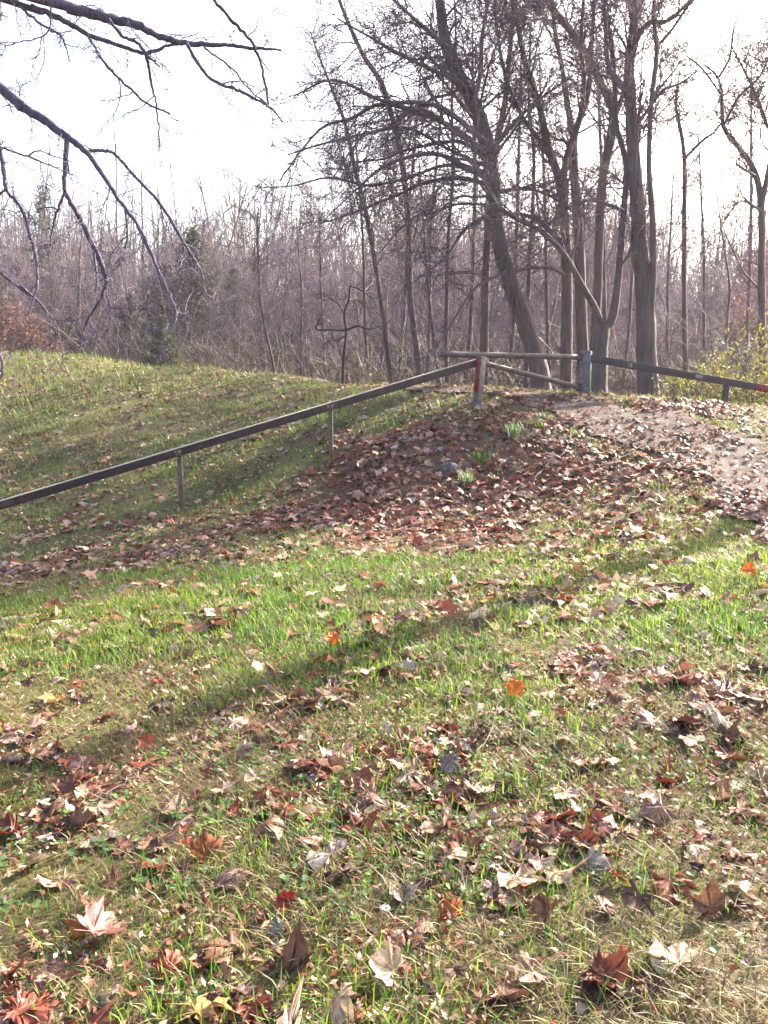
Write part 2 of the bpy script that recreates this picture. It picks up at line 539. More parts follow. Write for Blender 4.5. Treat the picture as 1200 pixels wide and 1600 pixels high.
# ------------------------------------------------------------------ tubes and sticks
class Acc:
    def __init__(self):
        self.V, self.F3, self.F4, self.C, self.n = [], [], [], [], 0

    def add(self, V, F3=None, F4=None, C=None):
        V = np.asarray(V, float)
        if F3 is not None and len(F3):
            self.F3.append(np.asarray(F3) + self.n)
        if F4 is not None and len(F4):
            self.F4.append(np.asarray(F4) + self.n)
        self.V.append(V)
        if C is not None:
            self.C.append(np.broadcast_to(np.asarray(C, float), (len(V), 4)))
        self.n += len(V)

    def tube(self, P, R, k=6, lump=0.0):
        P = np.asarray(P, float)
        R = np.asarray(R, float)
        n = len(P)
        T = np.gradient(P, axis=0)
        T /= np.linalg.norm(T, axis=1, keepdims=True) + 1e-9
        ref = np.array([0.31, 0.95, 0.05]) if abs(T[0, 2]) > 0.6 else np.array([0.05, 0.1, 0.99])
        u = np.cross(T, ref)
        u /= np.linalg.norm(u, axis=1, keepdims=True) + 1e-9
        v = np.cross(T, u)
        a = np.linspace(0, 2 * np.pi, k, endpoint=False)
        rr = R[:, None] * np.ones((n, k))
        if lump:
            rr = rr * (1 + lump * (rng.random((n, k)) - 0.5))
        ring = P[:, None, :] + rr[..., None] * (np.cos(a)[None, :, None] * u[:, None, :] + np.sin(a)[None, :, None] * v[:, None, :])
        i, j = np.meshgrid(np.arange(n - 1), np.arange(k), indexing='ij')
        j2 = (j + 1) % k
        f = np.stack([i * k + j, i * k + j2, (i + 1) * k + j2, (i + 1) * k + j], -1).reshape(-1, 4)
        self.add(ring.reshape(-1, 3), None, f)

    def sticks(self, A, B, r0, r1, k=3, C=None):
        """Many straight tapered sticks at once."""
        A = np.asarray(A, float)
        B = np.asarray(B, float)
        n = len(A)
        if not n:
            return
        T = B - A
        T /= np.linalg.norm(T, axis=1, keepdims=True) + 1e-9
        ref = np.where(np.abs(T[:, 2:3]) > 0.7, np.array([[0.9, 0.4, 0.0]]), np.array([[0.0, 0.1, 1.0]]))
        u = np.cross(T, ref)
        u /= np.linalg.norm(u, axis=1, keepdims=True) + 1e-9
        v = np.cross(T, u)
        a = np.linspace(0, 2 * np.pi, k, endpoint=False)
        d = np.cos(a)[None, :, None] * u[:, None, :] + np.sin(a)[None, :, None] * v[:, None, :]
        r0 = np.broadcast_to(r0, (n,))[:, None, None]
        r1 = np.broadcast_to(r1, (n,))[:, None, None]
        V = np.concatenate([A[:, None] + d * r0, B[:, None] + d * r1], 1).reshape(-1, 3)
        b = (np.arange(n) * 2 * k)[:, None, None]
        j = np.arange(k)
        f = np.stack([j, (j + 1) % k, (j + 1) % k + k, j + k], -1)[None]
        self.add(V, None, (b + f).reshape(-1, 4), None if C is None else np.repeat(C, 2 * k, axis=0))

    def mesh(self, name, mat, smooth_shade=True, origin=None):
        V = np.concatenate(self.V)
        if origin is not None:
            V = V - np.asarray(origin)
        F = []
        if self.F3:
            F.append(np.concatenate(self.F3))
        if self.F4:
            F.append(np.concatenate(self.F4))
        C = np.concatenate(self.C) if self.C else None
        return mesh_from(name, V, F, mat, C, smooth_shade)


def catmull(P, n=6):
    P = np.asarray(P, float)
    Q = np.vstack([2 * P[0] - P[1], P, 2 * P[-1] - P[-2]])
    out = []
    for i in range(1, len(Q) - 2):
        t = np.linspace(0, 1, n, endpoint=False)[:, None]
        a, b, c, d = Q[i - 1], Q[i], Q[i + 1], Q[i + 2]
        out.append(0.5 * (2 * b + (c - a) * t + (2 * a - 5 * b + 4 * c - d) * t ** 2 + (3 * b - a - 3 * c + d) * t ** 3))
    out.append(P[-1:])
    return np.vstack(out)


def unit(v):
    return v / (np.linalg.norm(v) + 1e-9)


def walk(p0, d0, L, n, wob, up):
    """A wandering branch line; up bends it to the sky (or, negative, down)."""
    P = [np.array(p0, float)]
    d = unit(np.array(d0, float))
    for i in range(n):
        d = unit(d + rng.normal(0, wob, 3) + np.array([0, 0, up]))
        P.append(P[-1] + d * (L / n))
    return np.array(P)


def ramify(acc, P, r_base, spec, level=0):
    """Children along the line P. spec: per level (count, start, length, angle, up, wobble, radius ratio)."""
    if level >= len(spec):
        return
    cnt, f0, ln, ang, up, wob, rr = spec[level]
    seg = np.linalg.norm(np.diff(P, axis=0), axis=1)
    cum = np.r_[0, np.cumsum(seg)]
    last = level == len(spec) - 1
    n = max(1, int(round(cnt * (0.8 + 0.4 * rng.random()))))
    A, Bq, C3 = [], [], []
    for k in range(n):
        t = f0 + (1 - f0) * ((k + rng.random()) / n)
        s = t * cum[-1]
        i = min(len(seg) - 1, np.searchsorted(cum, s) - 1)
        i = max(i, 0)
        f = (s - cum[i]) / (seg[i] + 1e-9)
        p = P[i] * (1 - f) + P[i + 1] * f
        T = unit(P[i + 1] - P[i])
        perp = unit(np.cross(T, rng.normal(0, 1, 3)))
        a = math.radians(ang) * (0.65 + 0.7 * rng.random())
        d = T * math.cos(a) + perp * math.sin(a)
        L = ln * (1.15 - 0.65 * t) * (0.55 + 0.8 * rng.random())
        r = r_base * rr * (1.1 - 0.6 * t) * (0.7 + 0.5 * rng.random())
        if last:
            m = p + d * L * 0.5 + rng.normal(0, wob * 0.25 * L, 3)
            e = m + unit(d + rng.normal(0, wob, 3) + np.array([0, 0, up])) * L * 0.5
            A.append(p)
            Bq.append(m)
            C3.append(e)
        else:
            ns = 7 if level == 0 else 4
            Q = walk(p, d, L, ns, wob, up)
            acc.tube(Q, np.linspace(r, r * 0.28, len(Q)), 6 if level == 0 else 4)
            ramify(acc, Q, r, spec, level + 1)
    if last and A:
        rt = TWIG_R[0]
        A, Bq, C3 = np.array(A), np.array(Bq), np.array(C3)
        acc.sticks(A, Bq, rt, rt * 0.75)
        acc.sticks(Bq, C3, rt * 0.75, rt * 0.35)


TWIG_R = [0.005]


def pix_line(pts, Y, dY=0.0):
    n = len(pts)
    return np.array([W(p[0], p[1], Y + dY * i / max(1, n - 1)) for i, p in enumerate(pts)])


def px_r(w, Y):
    return 0.5 * w * Y / FPX


def pix_tree(label, stems, Y, spec, mat=M_BARK, twig_mat=M_TWIG, limbs=(), limb_spec=None, twig=0.005, cat='tree', name='bare_tree', k=10):
    """A tree traced from the photograph: stems = [(pixel points, widths in px, dY)], limbs likewise."""
    TWIG_R[0] = twig * 1.3
    if spec and len(spec) == 3:
        spec = [(spec[0][0] * 1.4, *spec[0][1:]), (spec[1][0] * 1.35, *spec[1][1:]), (spec[2][0] * 1.3, *spec[2][1:])]
    base = W(*stems[0][0][0], Y)
    base[2] = float(H(base[0], base[1])) - 0.08
    root = thing(name, label, cat, base)
    tr, cr = Acc(), Acc()
    for si, (pts, ws, dY) in enumerate(stems):
        P = pix_line(pts, Y, dY)
        R = np.array([px_r(w * 0.84, p[1]) for w, p in zip(ws, P)])
        if si == 0:
            z0 = float(H(P[0, 0], P[0, 1])) - 0.15
            if P[0, 2] > z0 + 0.02:
                P = np.vstack([[P[0, 0], P[0, 1], z0], P])
                R = np.r_[R[0] * 1.45, R]
        Pc = catmull(P, 5)
        Rc = np.interp(np.linspace(0, len(P) - 1, len(Pc)), np.arange(len(P)), R)
        tr.tube(Pc, Rc, k, 0.14)
        if spec and abs(Pc[-1, 2] - Pc[0, 2]) > 2.2:
            ramify(cr, Pc, float(np.mean(R)), spec)
    for pts, ws, dY in limbs:
        P = pix_line(pts, Y, dY)
        P[1:] += rng.normal(0, 0.09, P[1:].shape) * np.linspace(0.5, 1.3, len(P) - 1)[:, None]
        R = np.array([px_r(w, p[1]) for w, p in zip(ws, P)])
        Pc = catmull(P, 4)
        Rc = np.interp(np.linspace(0, len(P) - 1, len(Pc)), np.arange(len(P)), R)
        cr.tube(Pc, Rc, 6, 0.05)
        ramify(cr, Pc, float(np.mean(R)), limb_spec or spec[1:])
    obj('trunk', tr.mesh('trunk', mat, True, base), root)
    if cr.n:
        obj('crown', cr.mesh('crown', twig_mat, False, base), root)
    return root


# ------------------------------------------------------------------ the trees by the gate
SP3 = [(17, 0.40, 2.6, 48, 0.04, 0.22, 0.30), (10, 0.2, 1.1, 45, 0.03, 0.25, 0.45), (9, 0.1, 0.5, 42, 0.0, 0.3, 0.5)]
DROOP = [(16, 0.12, 1.5, 40, -0.05, 0.2, 0.45), (11, 0.1, 0.6, 42, -0.04, 0.3, 0.5)]

pix_tree('big leaning tree with long arching limbs behind the swing gate', [
    ([(846, 606), (838, 560), (815, 490), (788, 410), (772, 320), (764, 240), (745, 175), (712, 110), (693, 50), (682, -40), (660, -140), (650, -240)],
     [38, 33, 31, 29, 28, 27, 26, 24, 18, 16, 13, 8], 0.8)], 16.5, SP3, limbs=[
    ([(768, 250), (720, 218), (660, 190), (600, 168), (540, 172), (490, 205), (445, 262)], [9, 8, 7, 6, 5, 4, 2], -1.0),
    ([(762, 225), (700, 172), (650, 153), (590, 152), (520, 150), (455, 148)], [8, 7, 6, 5, 4, 2], -1.5),
    ([(772, 275), (730, 252), (680, 243), (620, 262), (560, 300), (500, 342)], [8, 7, 6, 5, 3, 2], -0.6),
    ([(774, 292), (720, 280), (660, 285), (600, 310), (545, 345), (490, 350)], [8, 7, 5, 4, 3, 2], 0.5),
    ([(772, 262), (730, 225), (690, 215), (640, 240), (590, 255), (540, 248)], [7, 6, 5, 4, 3, 2], 1.2),
    ([(776, 330), (730, 350), (690, 400), (650, 430), (610, 470)], [7, 5, 4, 3, 2], -1.0),
    ([(790, 425), (750, 450), (705, 500), (672, 540)], [6, 5, 3, 2], -0.9),
    ([(776, 300), (820, 300), (860, 320), (905, 330)], [7, 5, 4, 2], -0.8),
    ([(768, 240), (800, 200), (850, 150), (880, 120)], [7, 6, 4, 2], 0.8),
    ([(700, 75), (660, 40), (630, 10), (590, -30)], [7, 6, 4, 3], -0.8),
    ([(740, 165), (750, 110), (748, 50), (755, -30)], [8, 7, 5, 3], 0.5),
    ([(722, 130), (660, 95), (600, 60), (540, 30)], [6, 5, 4, 2], -0.5),
    ([(766, 235), (720, 200), (660, 178), (610, 188), (560, 225), (520, 270)], [6, 5, 4, 4, 3, 2], -1.8),
    ([(770, 265), (700, 236), (640, 215), (570, 205), (500, 222), (450, 240)], [6, 5, 4, 4, 3, 2], 1.8),
    ([(772, 285), (700, 262), (640, 275), (580, 285), (520, 275), (460, 290), (415, 294)], [6, 5, 4, 4, 3, 2, 1.5], -0.2),
    ([(776, 322), (720, 316), (680, 335), (640, 345), (590, 390)], [5, 4, 4, 3, 2], 1.0),
    ([(774, 305), (740, 300), (700, 322), (660, 362), (630, 405)], [5, 4, 4, 3, 2], -1.6),
], limb_spec=DROOP, twig=0.0055)

pix_tree('dark trunk that forks into several upright stems, left of the clump behind the gate', [
    ([(884, 600), (885, 540), (886, 455), (884, 370), (874, 285), (858, 235), (846, 180), (832, 130), (812, 60), (800, -60)], [24, 21, 20, 18, 15, 13, 11, 10, 8, 5], 0.3),
    ([(880, 310), (884, 250), (905, 190), (912, 130), (908, 60), (915, -40)], [12, 11, 9, 8, 7, 4], -0.6),
    ([(862, 245), (836, 210), (815, 180), (790, 120), (776, 40), (770, -40)], [9, 8, 7, 6, 5, 3], 0.8)], 17.2,
    [(11, 0.3, 2.0, 42, 0.10, 0.2, 0.35), (7, 0.2, 0.9, 42, 0.06, 0.25, 0.45), (6, 0.1, 0.45, 40, 0.03, 0.3, 0.5)], mat=M_BARK, limbs=[
    ([(884, 430), (850, 420), (810, 432), (770, 460)], [6, 5, 4, 2], -0.8), ([(884, 395), (862, 360), (830, 335), (800, 332), (770, 345)], [9, 8, 6, 4, 2], 0.6)], limb_spec=DROOP)

pix_tree('straight twin-stemmed trunk in the middle of the clump behind the gate post', [
    ([(912, 604), (910, 542), (907, 460), (905, 385), (900, 310), (896, 245), (899, 205), (918, 150), (924, 80), (930, -40)], [24, 22, 21, 19, 17, 15, 12, 10, 8, 5], -0.2),
    ([(897, 225), (886, 160), (878, 105), (866, 40), (860, -60)], [12, 10, 8, 7, 4], 0.5)], 17.9,
    [(10, 0.45, 1.8, 40, 0.10, 0.2, 0.35), (7, 0.2, 0.9, 42, 0.06, 0.25, 0.45), (6, 0.1, 0.45, 40, 0.03, 0.3, 0.5)])

pix_tree('low forked tree with one limb reaching far to the left across the clump', [
    ([(934, 606), (936, 560), (941, 506)], [34, 31, 28], 0.0),
    ([(941, 510), (928, 478), (913, 452), (880, 396), (845, 361), (798, 337), (760, 300), (735, 262)], [14, 12, 11, 10, 8, 7, 5, 3], -0.9),
    ([(945, 512), (957, 495), (966, 437), (972, 367), (976, 315), (979, 262), (971, 225), (962, 190), (960, 120), (950, 30), (940, -60)], [18, 15, 13, 12, 11, 10, 9, 9, 8, 6, 4], 0.4)], 15.6,
    [(8, 0.35, 1.5, 48, 0.08, 0.22, 0.4), (7, 0.15, 0.8, 42, 0.04, 0.25, 0.45), (6, 0.1, 0.4, 40, 0.02, 0.3, 0.5)], limbs=[
    ([(975, 330), (955, 318), (930, 312), (905, 318)], [6, 5, 4, 2], -0.3), ([(968, 420), (985, 385), (1000, 350)], [4, 3, 2], -0.4)], limb_spec=DROOP, mat=M_BARK)

pix_tree('tall grey trunk that bends left above the arch-shaped gap', [
    ([(926, 600), (930, 520), (935, 420), (938, 330), (943, 270), (955, 212), (958, 170), (938, 130), (916, 87), (893, 50), (860, 8), (820, -60)], [18, 17, 16, 16, 16, 17, 17, 14, 13, 12, 10, 7], 0.5),
    ([(955, 200), (975, 140), (985, 80), (1000, 10), (1010, -60)], [10, 8, 7, 6, 4], 0.6)], 18.6,
    [(12, 0.5, 2.2, 42, 0.10, 0.2, 0.35), (7, 0.2, 1.0, 42, 0.06, 0.25, 0.45), (6, 0.1, 0.45, 40, 0.03, 0.3, 0.5)])

pix_tree('thick pale-sided trunk standing tallest right of the gate post', [
    ([(1013, 614), (1010, 540), (1007, 455), (1000, 385), (996, 315), (990, 245), (986, 175), (983, 105), (990, 52), (990, -10), (985, -120)], [40, 35, 32, 28, 25, 23, 20, 18, 16, 14, 9], 0.4),
    ([(1016, 500), (1020, 420), (1020, 350), (1014, 262), (1018, 157), (1026, 80), (1021, 17), (1030, -60)], [15, 13, 11, 9, 8, 8, 6, 4], -0.5)], 15.4,
    [(12, 0.45, 1.9, 42, 0.10, 0.2, 0.32), (7, 0.2, 0.9, 42, 0.06, 0.25, 0.45), (6, 0.1, 0.42, 40, 0.03, 0.3, 0.5)], limbs=[
    ([(988, 75), (1010, 45), (1050, 20), (1095, -15)], [8, 7, 6, 4], -0.4), ([(1024, 75), (1045, 45), (1090, 0), (1120, -40)], [5, 4, 4, 3], -0.6),
    ([(984, 150), (960, 110), (955, 50), (945, -20)], [8, 7, 6, 4], 0.4), ([(1018, 165), (1035, 140), (1060, 125), (1075, 95)], [4, 3, 3, 2], -0.4)],
    limb_spec=[(7, 0.2, 0.9, 38, 0.03, 0.2, 0.45), (6, 0.1, 0.4, 40, 0.02, 0.3, 0.5)])

pix_tree('slim straight tree alone against the sky right of the thick pale trunk', [
    ([(1072, 600), (1070, 525), (1069, 430), (1069, 350), (1069, 245), (1061, 192), (1056, 161), (1062, 110)], [10, 9, 8, 8, 7, 6, 5, 2], 0.2)], 19.0,
    [(9, 0.45, 1.2, 48, 0.08, 0.2, 0.4), (5, 0.2, 0.6, 42, 0.04, 0.25, 0.45), (4, 0.2, 0.3, 42, 0.04, 0.25, 0.45)], limbs=[
    ([(1069, 248), (1092, 222), (1115, 205), (1137, 192), (1160, 178)], [4, 4, 3, 3, 2], 0.3)], limb_spec=[(5, 0.2, 0.6, 40, 0.05, 0.2, 0.5), (4, 0.1, 0.3, 40, 0.0, 0.3, 0.5)])

pix_tree('crooked tree with a spreading top at the edge of the frame above the yellow shrub', [
    ([(1194, 600), (1191, 525), (1190, 420), (1189, 315), (1176, 262), (1148, 222), (1130, 196), (1127, 145), (1120, 119), (1100, 100)], [14, 13, 12, 12, 10, 8, 7, 5, 4, 2], 0.3),
    ([(1190, 320), (1205, 240), (1215, 150), (1230, 60)], [10, 8, 6, 4], 0.3),
    ([(1122, 122), (1140, 90), (1148, 40), (1170, -20)], [4, 4, 3, 2], -0.2)], 18.0,
    [(16, 0.3, 1.8, 48, 0.05, 0.22, 0.4), (7, 0.2, 0.9, 42, 0.03, 0.25, 0.45), (6, 0.1, 0.45, 40, 0.0, 0.3, 0.5)], limbs=[
    ([(1130, 198), (1158, 152), (1185, 120), (1200, 60)], [4, 4, 3, 2], -0.5), ([(1127, 148), (1098, 108), (1072, 102)], [3, 3, 2], -0.4),
    ([(1180, 275), (1150, 252), (1128, 268)], [4, 3, 2], -0.6), ([(1200, 200), (1175, 150), (1150, 60)], [5, 4, 2], -0.5), ([(1190, 330), (1160, 312), (1135, 330)], [4, 3, 2], -0.8)],
    limb_spec=[(10, 0.2, 0.9, 42, 0.0, 0.25, 0.5), (8, 0.1, 0.4, 42, 0.0, 0.3, 0.5)])

pix_tree('slim trunk leaning left into a feathery top, beside the free end of the gate', [
    ([(656, 590), (648, 520), (641, 460), (638, 350), (626, 235), (610, 175), (596, 130), (568, 87), (547, 42), (532, 5), (515, -50)], [13, 12, 11, 11, 10, 10, 9, 8, 7, 6, 4], 0.6)], 19.5,
    [(16, 0.35, 2.0, 45, 0.06, 0.22, 0.35), (8, 0.2, 0.9, 42, 0.04, 0.25, 0.45), (6, 0.1, 0.45, 40, 0.02, 0.3, 0.5)])

pix_tree('slender tree leaning left with its twigs against the open sky', [
    ([(610, 590), (602, 520), (594, 462), (582, 385), (568, 315), (554, 262), (540, 196), (519, 140), (501, 94), (485, 50)], [10, 9, 9, 9, 8, 8, 7, 5, 4, 2], 0.5)], 21.0,
    [(15, 0.35, 2.1, 45, 0.06, 0.22, 0.4), (7, 0.2, 1.0, 42, 0.04, 0.25, 0.45), (6, 0.1, 0.45, 40, 0.02, 0.3, 0.5)])

pix_tree('upright trunk seen just behind the big leaning tree', [
    ([(756, 592), (757, 520), (759, 430), (764, 340), (770, 260), (790, 150), (800, 40), (805, -60)], [17, 16, 15, 14, 12, 10, 8, 5], 0.4)], 20.0,
    [(12, 0.5, 2.0, 42, 0.10, 0.2, 0.35), (7, 0.2, 1.0, 42, 0.06, 0.25, 0.45), (5, 0.1, 0.45, 40, 0.03, 0.3, 0.5)])

pix_tree('thin pole-like tree between the leaning tree and the gate end', [
    ([(699, 592), (697, 525), (699, 430), (702, 350), (708, 260), (706, 160), (712, 60), (708, -40)], [9, 8, 8, 7, 6, 5, 4, 3], 0.3)], 20.5,
    [(12, 0.4, 1.6, 42, 0.08, 0.2, 0.4), (6, 0.2, 0.8, 42, 0.04, 0.25, 0.45), (5, 0.1, 0.4, 40, 0.02, 0.3, 0.5)])

pix_tree('thin dark stem in the gap between the leaning tree and the clump', [
    ([(822, 594), (824, 500), (827, 420), (832, 332), (834, 240), (826, 150), (830, 40)], [9, 8, 8, 7, 6, 5, 3], 0.3)], 19.0,
    [(10, 0.4, 1.5, 45, 0.06, 0.22, 0.4), (6, 0.2, 0.8, 42, 0.03, 0.25, 0.45), (5, 0.1, 0.4, 40, 0.0, 0.3, 0.5)])

for lab, xb, xt, yt, wd, Yt in (
        ('thin tree with a low top, third to the left of the gate end', 470, 462, 325, 5, 27), ('thin tree with a low top, second to the left of the dark sapling', 508, 498, 300, 5, 26),
        ('slender upright tree just right of the dark crooked sapling', 575, 552, 150, 6, 25), ('slender tree leaning right between the two left-leaning ones', 622, 660, 70, 6, 23),
        ('slender tree crossing behind the drooping limbs', 668, 694, 110, 7, 24), ('short-topped thin tree above the tip of the gate bar', 684, 652, 205, 6, 22),
        ('slender tree close left of the upright trunk behind the leaning tree', 728, 738, 30, 8, 23), ('slender tree rising from behind the bend of the leaning tree', 795, 815, 50, 8, 24),
        ('slender tree left of the clump behind the gate', 858, 842, 70, 7, 22), ('slender tree inside the clump behind the gate post', 948, 932, 50, 8, 24),
        ('thin tree close behind the thick pale-sided trunk', 974, 1004, 70, 6, 23), ('thin short tree in the open gap right of the thick trunk', 1042, 1052, 270, 6, 27),
        ('thin tree right of the slim lone tree', 1100, 1092, 215, 6, 25), ('short thin tree with a low top near the yellow shrub', 1132, 1120, 300, 5, 24),
        ('slender tree close left of the crooked tree at the frame edge', 1162, 1174, 100, 7, 24)):
    xm = (xb + xt) / 2 + rng.normal(0, 9)
    pix_tree(lab, [([(xb, 592), (xb + (xm - xb) * 0.55, 500), (xm, (592 + yt) / 2), (xm + (xt - xm) * 0.6, yt + (592 - yt) * 0.22), (xt, yt)], [wd * 1.15, wd, wd * 0.85, wd * 0.6, wd * 0.25], 0.4)], Yt,
             [(11, 0.3, 1.7, 45, 0.07, 0.22, 0.42), (5, 0.2, 0.9, 42, 0.05, 0.25, 0.45), (4, 0.1, 0.45, 40, 0.02, 0.3, 0.5)], mat=M_BARK, twig=0.006, k=6)

pix_tree('small dark crooked sapling on the grass edge left of the gate', [
    ([(536, 592), (537, 560), (541, 520), (538, 490), (545, 468), (547, 446)], [7, 6, 5, 5, 4, 3], 0.0)], 18.8, None, mat=M_BARK_DARK, twig_mat=M_BARK_DARK, limbs=[
    ([(540, 516), (520, 512), (500, 515), (490, 500), (486, 478)], [3.5, 3, 3, 2, 1.5], -0.4), ([(541, 516), (560, 508), (580, 508), (596, 516)], [3.5, 3, 2, 1.5], -0.4),
    ([(537, 490), (528, 475), (515, 470)], [2.5, 2, 1.5], 0.3), ([(546, 470), (562, 470), (580, 478)], [2.5, 2, 1.5], 0.3), ([(547, 447), (565, 450), (590, 460)], [2.5, 2, 1.5], -0.3),
    ([(540, 525), (525, 535), (508, 543)], [2.5, 2, 1.5], 0.4)], limb_spec=[(8, 0.2, 0.55, 45, 0.05, 0.3, 0.5), (6, 0.2, 0.28, 40, 0, 0.3, 0.5)], twig=0.005, k=6)

pix_tree('thin wavy sapling leaning left at the edge of the far wood', [
    ([(430, 586), (425, 560), (417, 525), (408, 478), (404, 415), (402, 345), (404, 325)], [6, 6, 5, 5, 4, 4, 2], 0.3)], 22.5,
    [(16, 0.25, 1.2, 45, 0.10, 0.22, 0.5), (6, 0.2, 0.6, 42, 0.05, 0.25, 0.5), (4, 0.2, 0.3, 42, 0.05, 0.25, 0.5)], mat=M_BARK, k=6)

_rng_keep = rng
rng = np.random.default_rng(11)
# two trees standing right of the frame, whose shadows lie across the grass
for lab, x, y, hgt, r in (('tall trunk beside the path, standing to the right of the view', 9.75, 13.75, 15.0, 0.23),
                          ('slimmer tree further down the path, to the right of the view', 14.2, 13.6, 13.0, 0.16)):
    TWIG_R[0] = 0.006
    b = np.array([x, y, float(H(x, y)) - 0.15])
    root = thing('bare_tree', lab, 'tree', b)
    Pt = walk(b, (0.0, 0.0, 1), hgt, 14, 0.03, 0.09)
    tr, cr = Acc(), Acc()
    Pt2 = catmull(Pt, 2)
    tr.tube(Pt2, np.linspace(r, r * 0.22, len(Pt2)), 12, 0.1)
    ramify(cr, Pt2, r * 0.7, [(18, 0.22, 3.2, 45, 0.08, 0.2, 0.34), (7, 0.2, 1.5, 42, 0.04, 0.25, 0.42), (6, 0.1, 0.6, 40, 0.02, 0.3, 0.5)])
    obj('trunk', tr.mesh('trunk', M_BARK, True, b), root)
    obj('crown', cr.mesh('crown', M_TWIG, False, b), root)

rng = _rng_keep
# ------------------------------------------------------------------ the tree overhead: trunk left of the frame, boughs hanging into it
TWIG_R[0] = 0.0024
OB = np.array([-6.3, 5.6, float(H(-6.3, 5.6)) - 0.1])
over = thing('overhanging_tree', 'tree standing left of the frame whose bare boughs hang into the upper left', 'tree', OB)
tr = Acc()
TP = catmull(np.array([OB, OB + (0.05, 0.05, 1.5), OB + (-0.1, 0.1, 3.2), OB + (0.15, -0.05, 5.2), OB + (0.1, 0.2, 7.5), OB + (0.4, 0.1, 10)]), 4)
tr.tube(TP, np.linspace(0.3, 0.1, len(TP)), 14, 0.1)
obj('trunk', tr.mesh('trunk', M_BARK, True, OB), over)
YB = 4.6
BOUGHS = [  # (start in the world or None, pixel points, widths, depth change)
    (OB + (0.1, 0.0, 4.6), [(60, -2), (105, 12), (165, 27), (215, 40), (250, 57), (290, 67), (350, 70), (395, 75), (440, 78)], [13, 12.5, 12, 10, 8, 7, 5, 4, 2.5], 0.3),
    (OB + (0.1, 0.0, 4.4), [(-4, -4), (50, 11), (100, 32), (145, 57), (200, 75), (228, 83), (262, 72), (292, 67)], [8, 8, 7, 6, 5, 5, 3.5, 3], 0.2),
    (None, [(137, 55), (165, 100), (200, 135), (230, 162), (265, 177)], [4, 3.5, 3, 3, 2], -0.3),
    (None, [(228, 84), (237, 130), (245, 170), (250, 235)], [4, 3.5, 2.5, 1.5], 0.2),
    (None, [(292, 68), (310, 100), (332, 125), (370, 140), (400, 155), (425, 170), (442, 190)], [5, 4.5, 4, 4, 3.5, 3, 2], -0.4),
    (None, [(318, 74), (360, 105), (390, 140), (420, 166)], [2.5, 2.5, 2, 2], 0.3),
    (None, [(332, -3), (360, 30), (395, 68), (410, 110), (420, 164)], [4, 4, 4, 3.5, 3], 0.2),
    (None, [(170, 30), (190, 55), (215, 68), (228, 84), (250, 105)], [4, 4, 4, 4, 2], 0.1),
    (None, [(34, 12), (60, 35), (95, 57), (110, 98)], [3.5, 3, 2.5, 1.5], 0.0),
    (None, [(80, 8), (76, 48), (50, 62), (0, 68)], [2, 2, 1.5, 1], -0.2),
    (OB + (0.15, -0.05, 3.5), [(-6, 133), (30, 165), (65, 185), (100, 210), (135, 238), (165, 280), (195, 325), (215, 352), (242, 410), (265, 462), (275, 487), (272, 507), (257, 527)],
     [12, 11.5, 11, 9.5, 7, 5.5, 5, 5, 4.5, 4, 3.5, 3, 1.5], -0.5),
    (None, [(105, 213), (103, 255), (101, 295), (115, 325), (130, 352), (155, 405), (166, 445), (150, 480), (135, 505), (125, 545)], [7, 6, 6, 6.5, 6.5, 6.5, 6, 4, 3, 1.5], 0.2),
    (None, [(135, 238), (160, 235), (180, 242), (215, 280), (255, 325), (285, 375), (300, 400), (315, 425), (322, 460)], [5, 4.5, 4, 4, 4.5, 4, 3.5, 2.5, 1.5], 0.3),
    (OB + (0.1, -0.1, 3.3), [(-3, 215), (4, 250), (10, 295), (30, 320), (42, 350), (57, 407), (57, 455), (40, 497)], [5, 5, 5, 4.5, 4.5, 4, 3, 1.5], -0.2),
    (OB + (0.1, -0.1, 2.3), [(-3, 424), (32, 447), (65, 477), (77, 497)], [4, 3.5, 3, 1.5], 0.2),
    (None, [(101, 298), (90, 330), (83, 352), (75, 400)], [3.5, 3, 2.5, 1.5], 0.2),
    (None, [(147, 395), (150, 420), (152, 440), (149, 456)], [3, 3, 2.5, 1.5], -0.1),
    (None, [(195, 327), (199, 360), (195, 390), (180, 412)], [2.5, 2.5, 2, 1.2], 0.1),
    (None, [(285, 378), (288, 405), (280, 450)], [2, 2, 1.2], 0.1),
    (None, [(0, 230), (45, 245), (100, 268), (120, 275)], [2.5, 2.5, 1.5, 1], -0.3),
    (None, [(8, 296), (-4, 308), (-8, 330)], [3, 3, 2], 0.0),
    (None, [(66, 478), (84, 500), (90, 520), (78, 540)], [2, 2, 1.5, 1], 0.1),
    (None, [(275, 488), (290, 492), (280, 505)], [2, 1.5, 1], 0.1),
    (None, [(163, 455), (172, 480), (170, 510), (160, 530)], [2, 2, 1.5, 1], 0.1),
    (None, [(-4, 545), (2, 562), (4, 580), (0, 592)], [2.5, 3, 3, 2], 0.0),
]
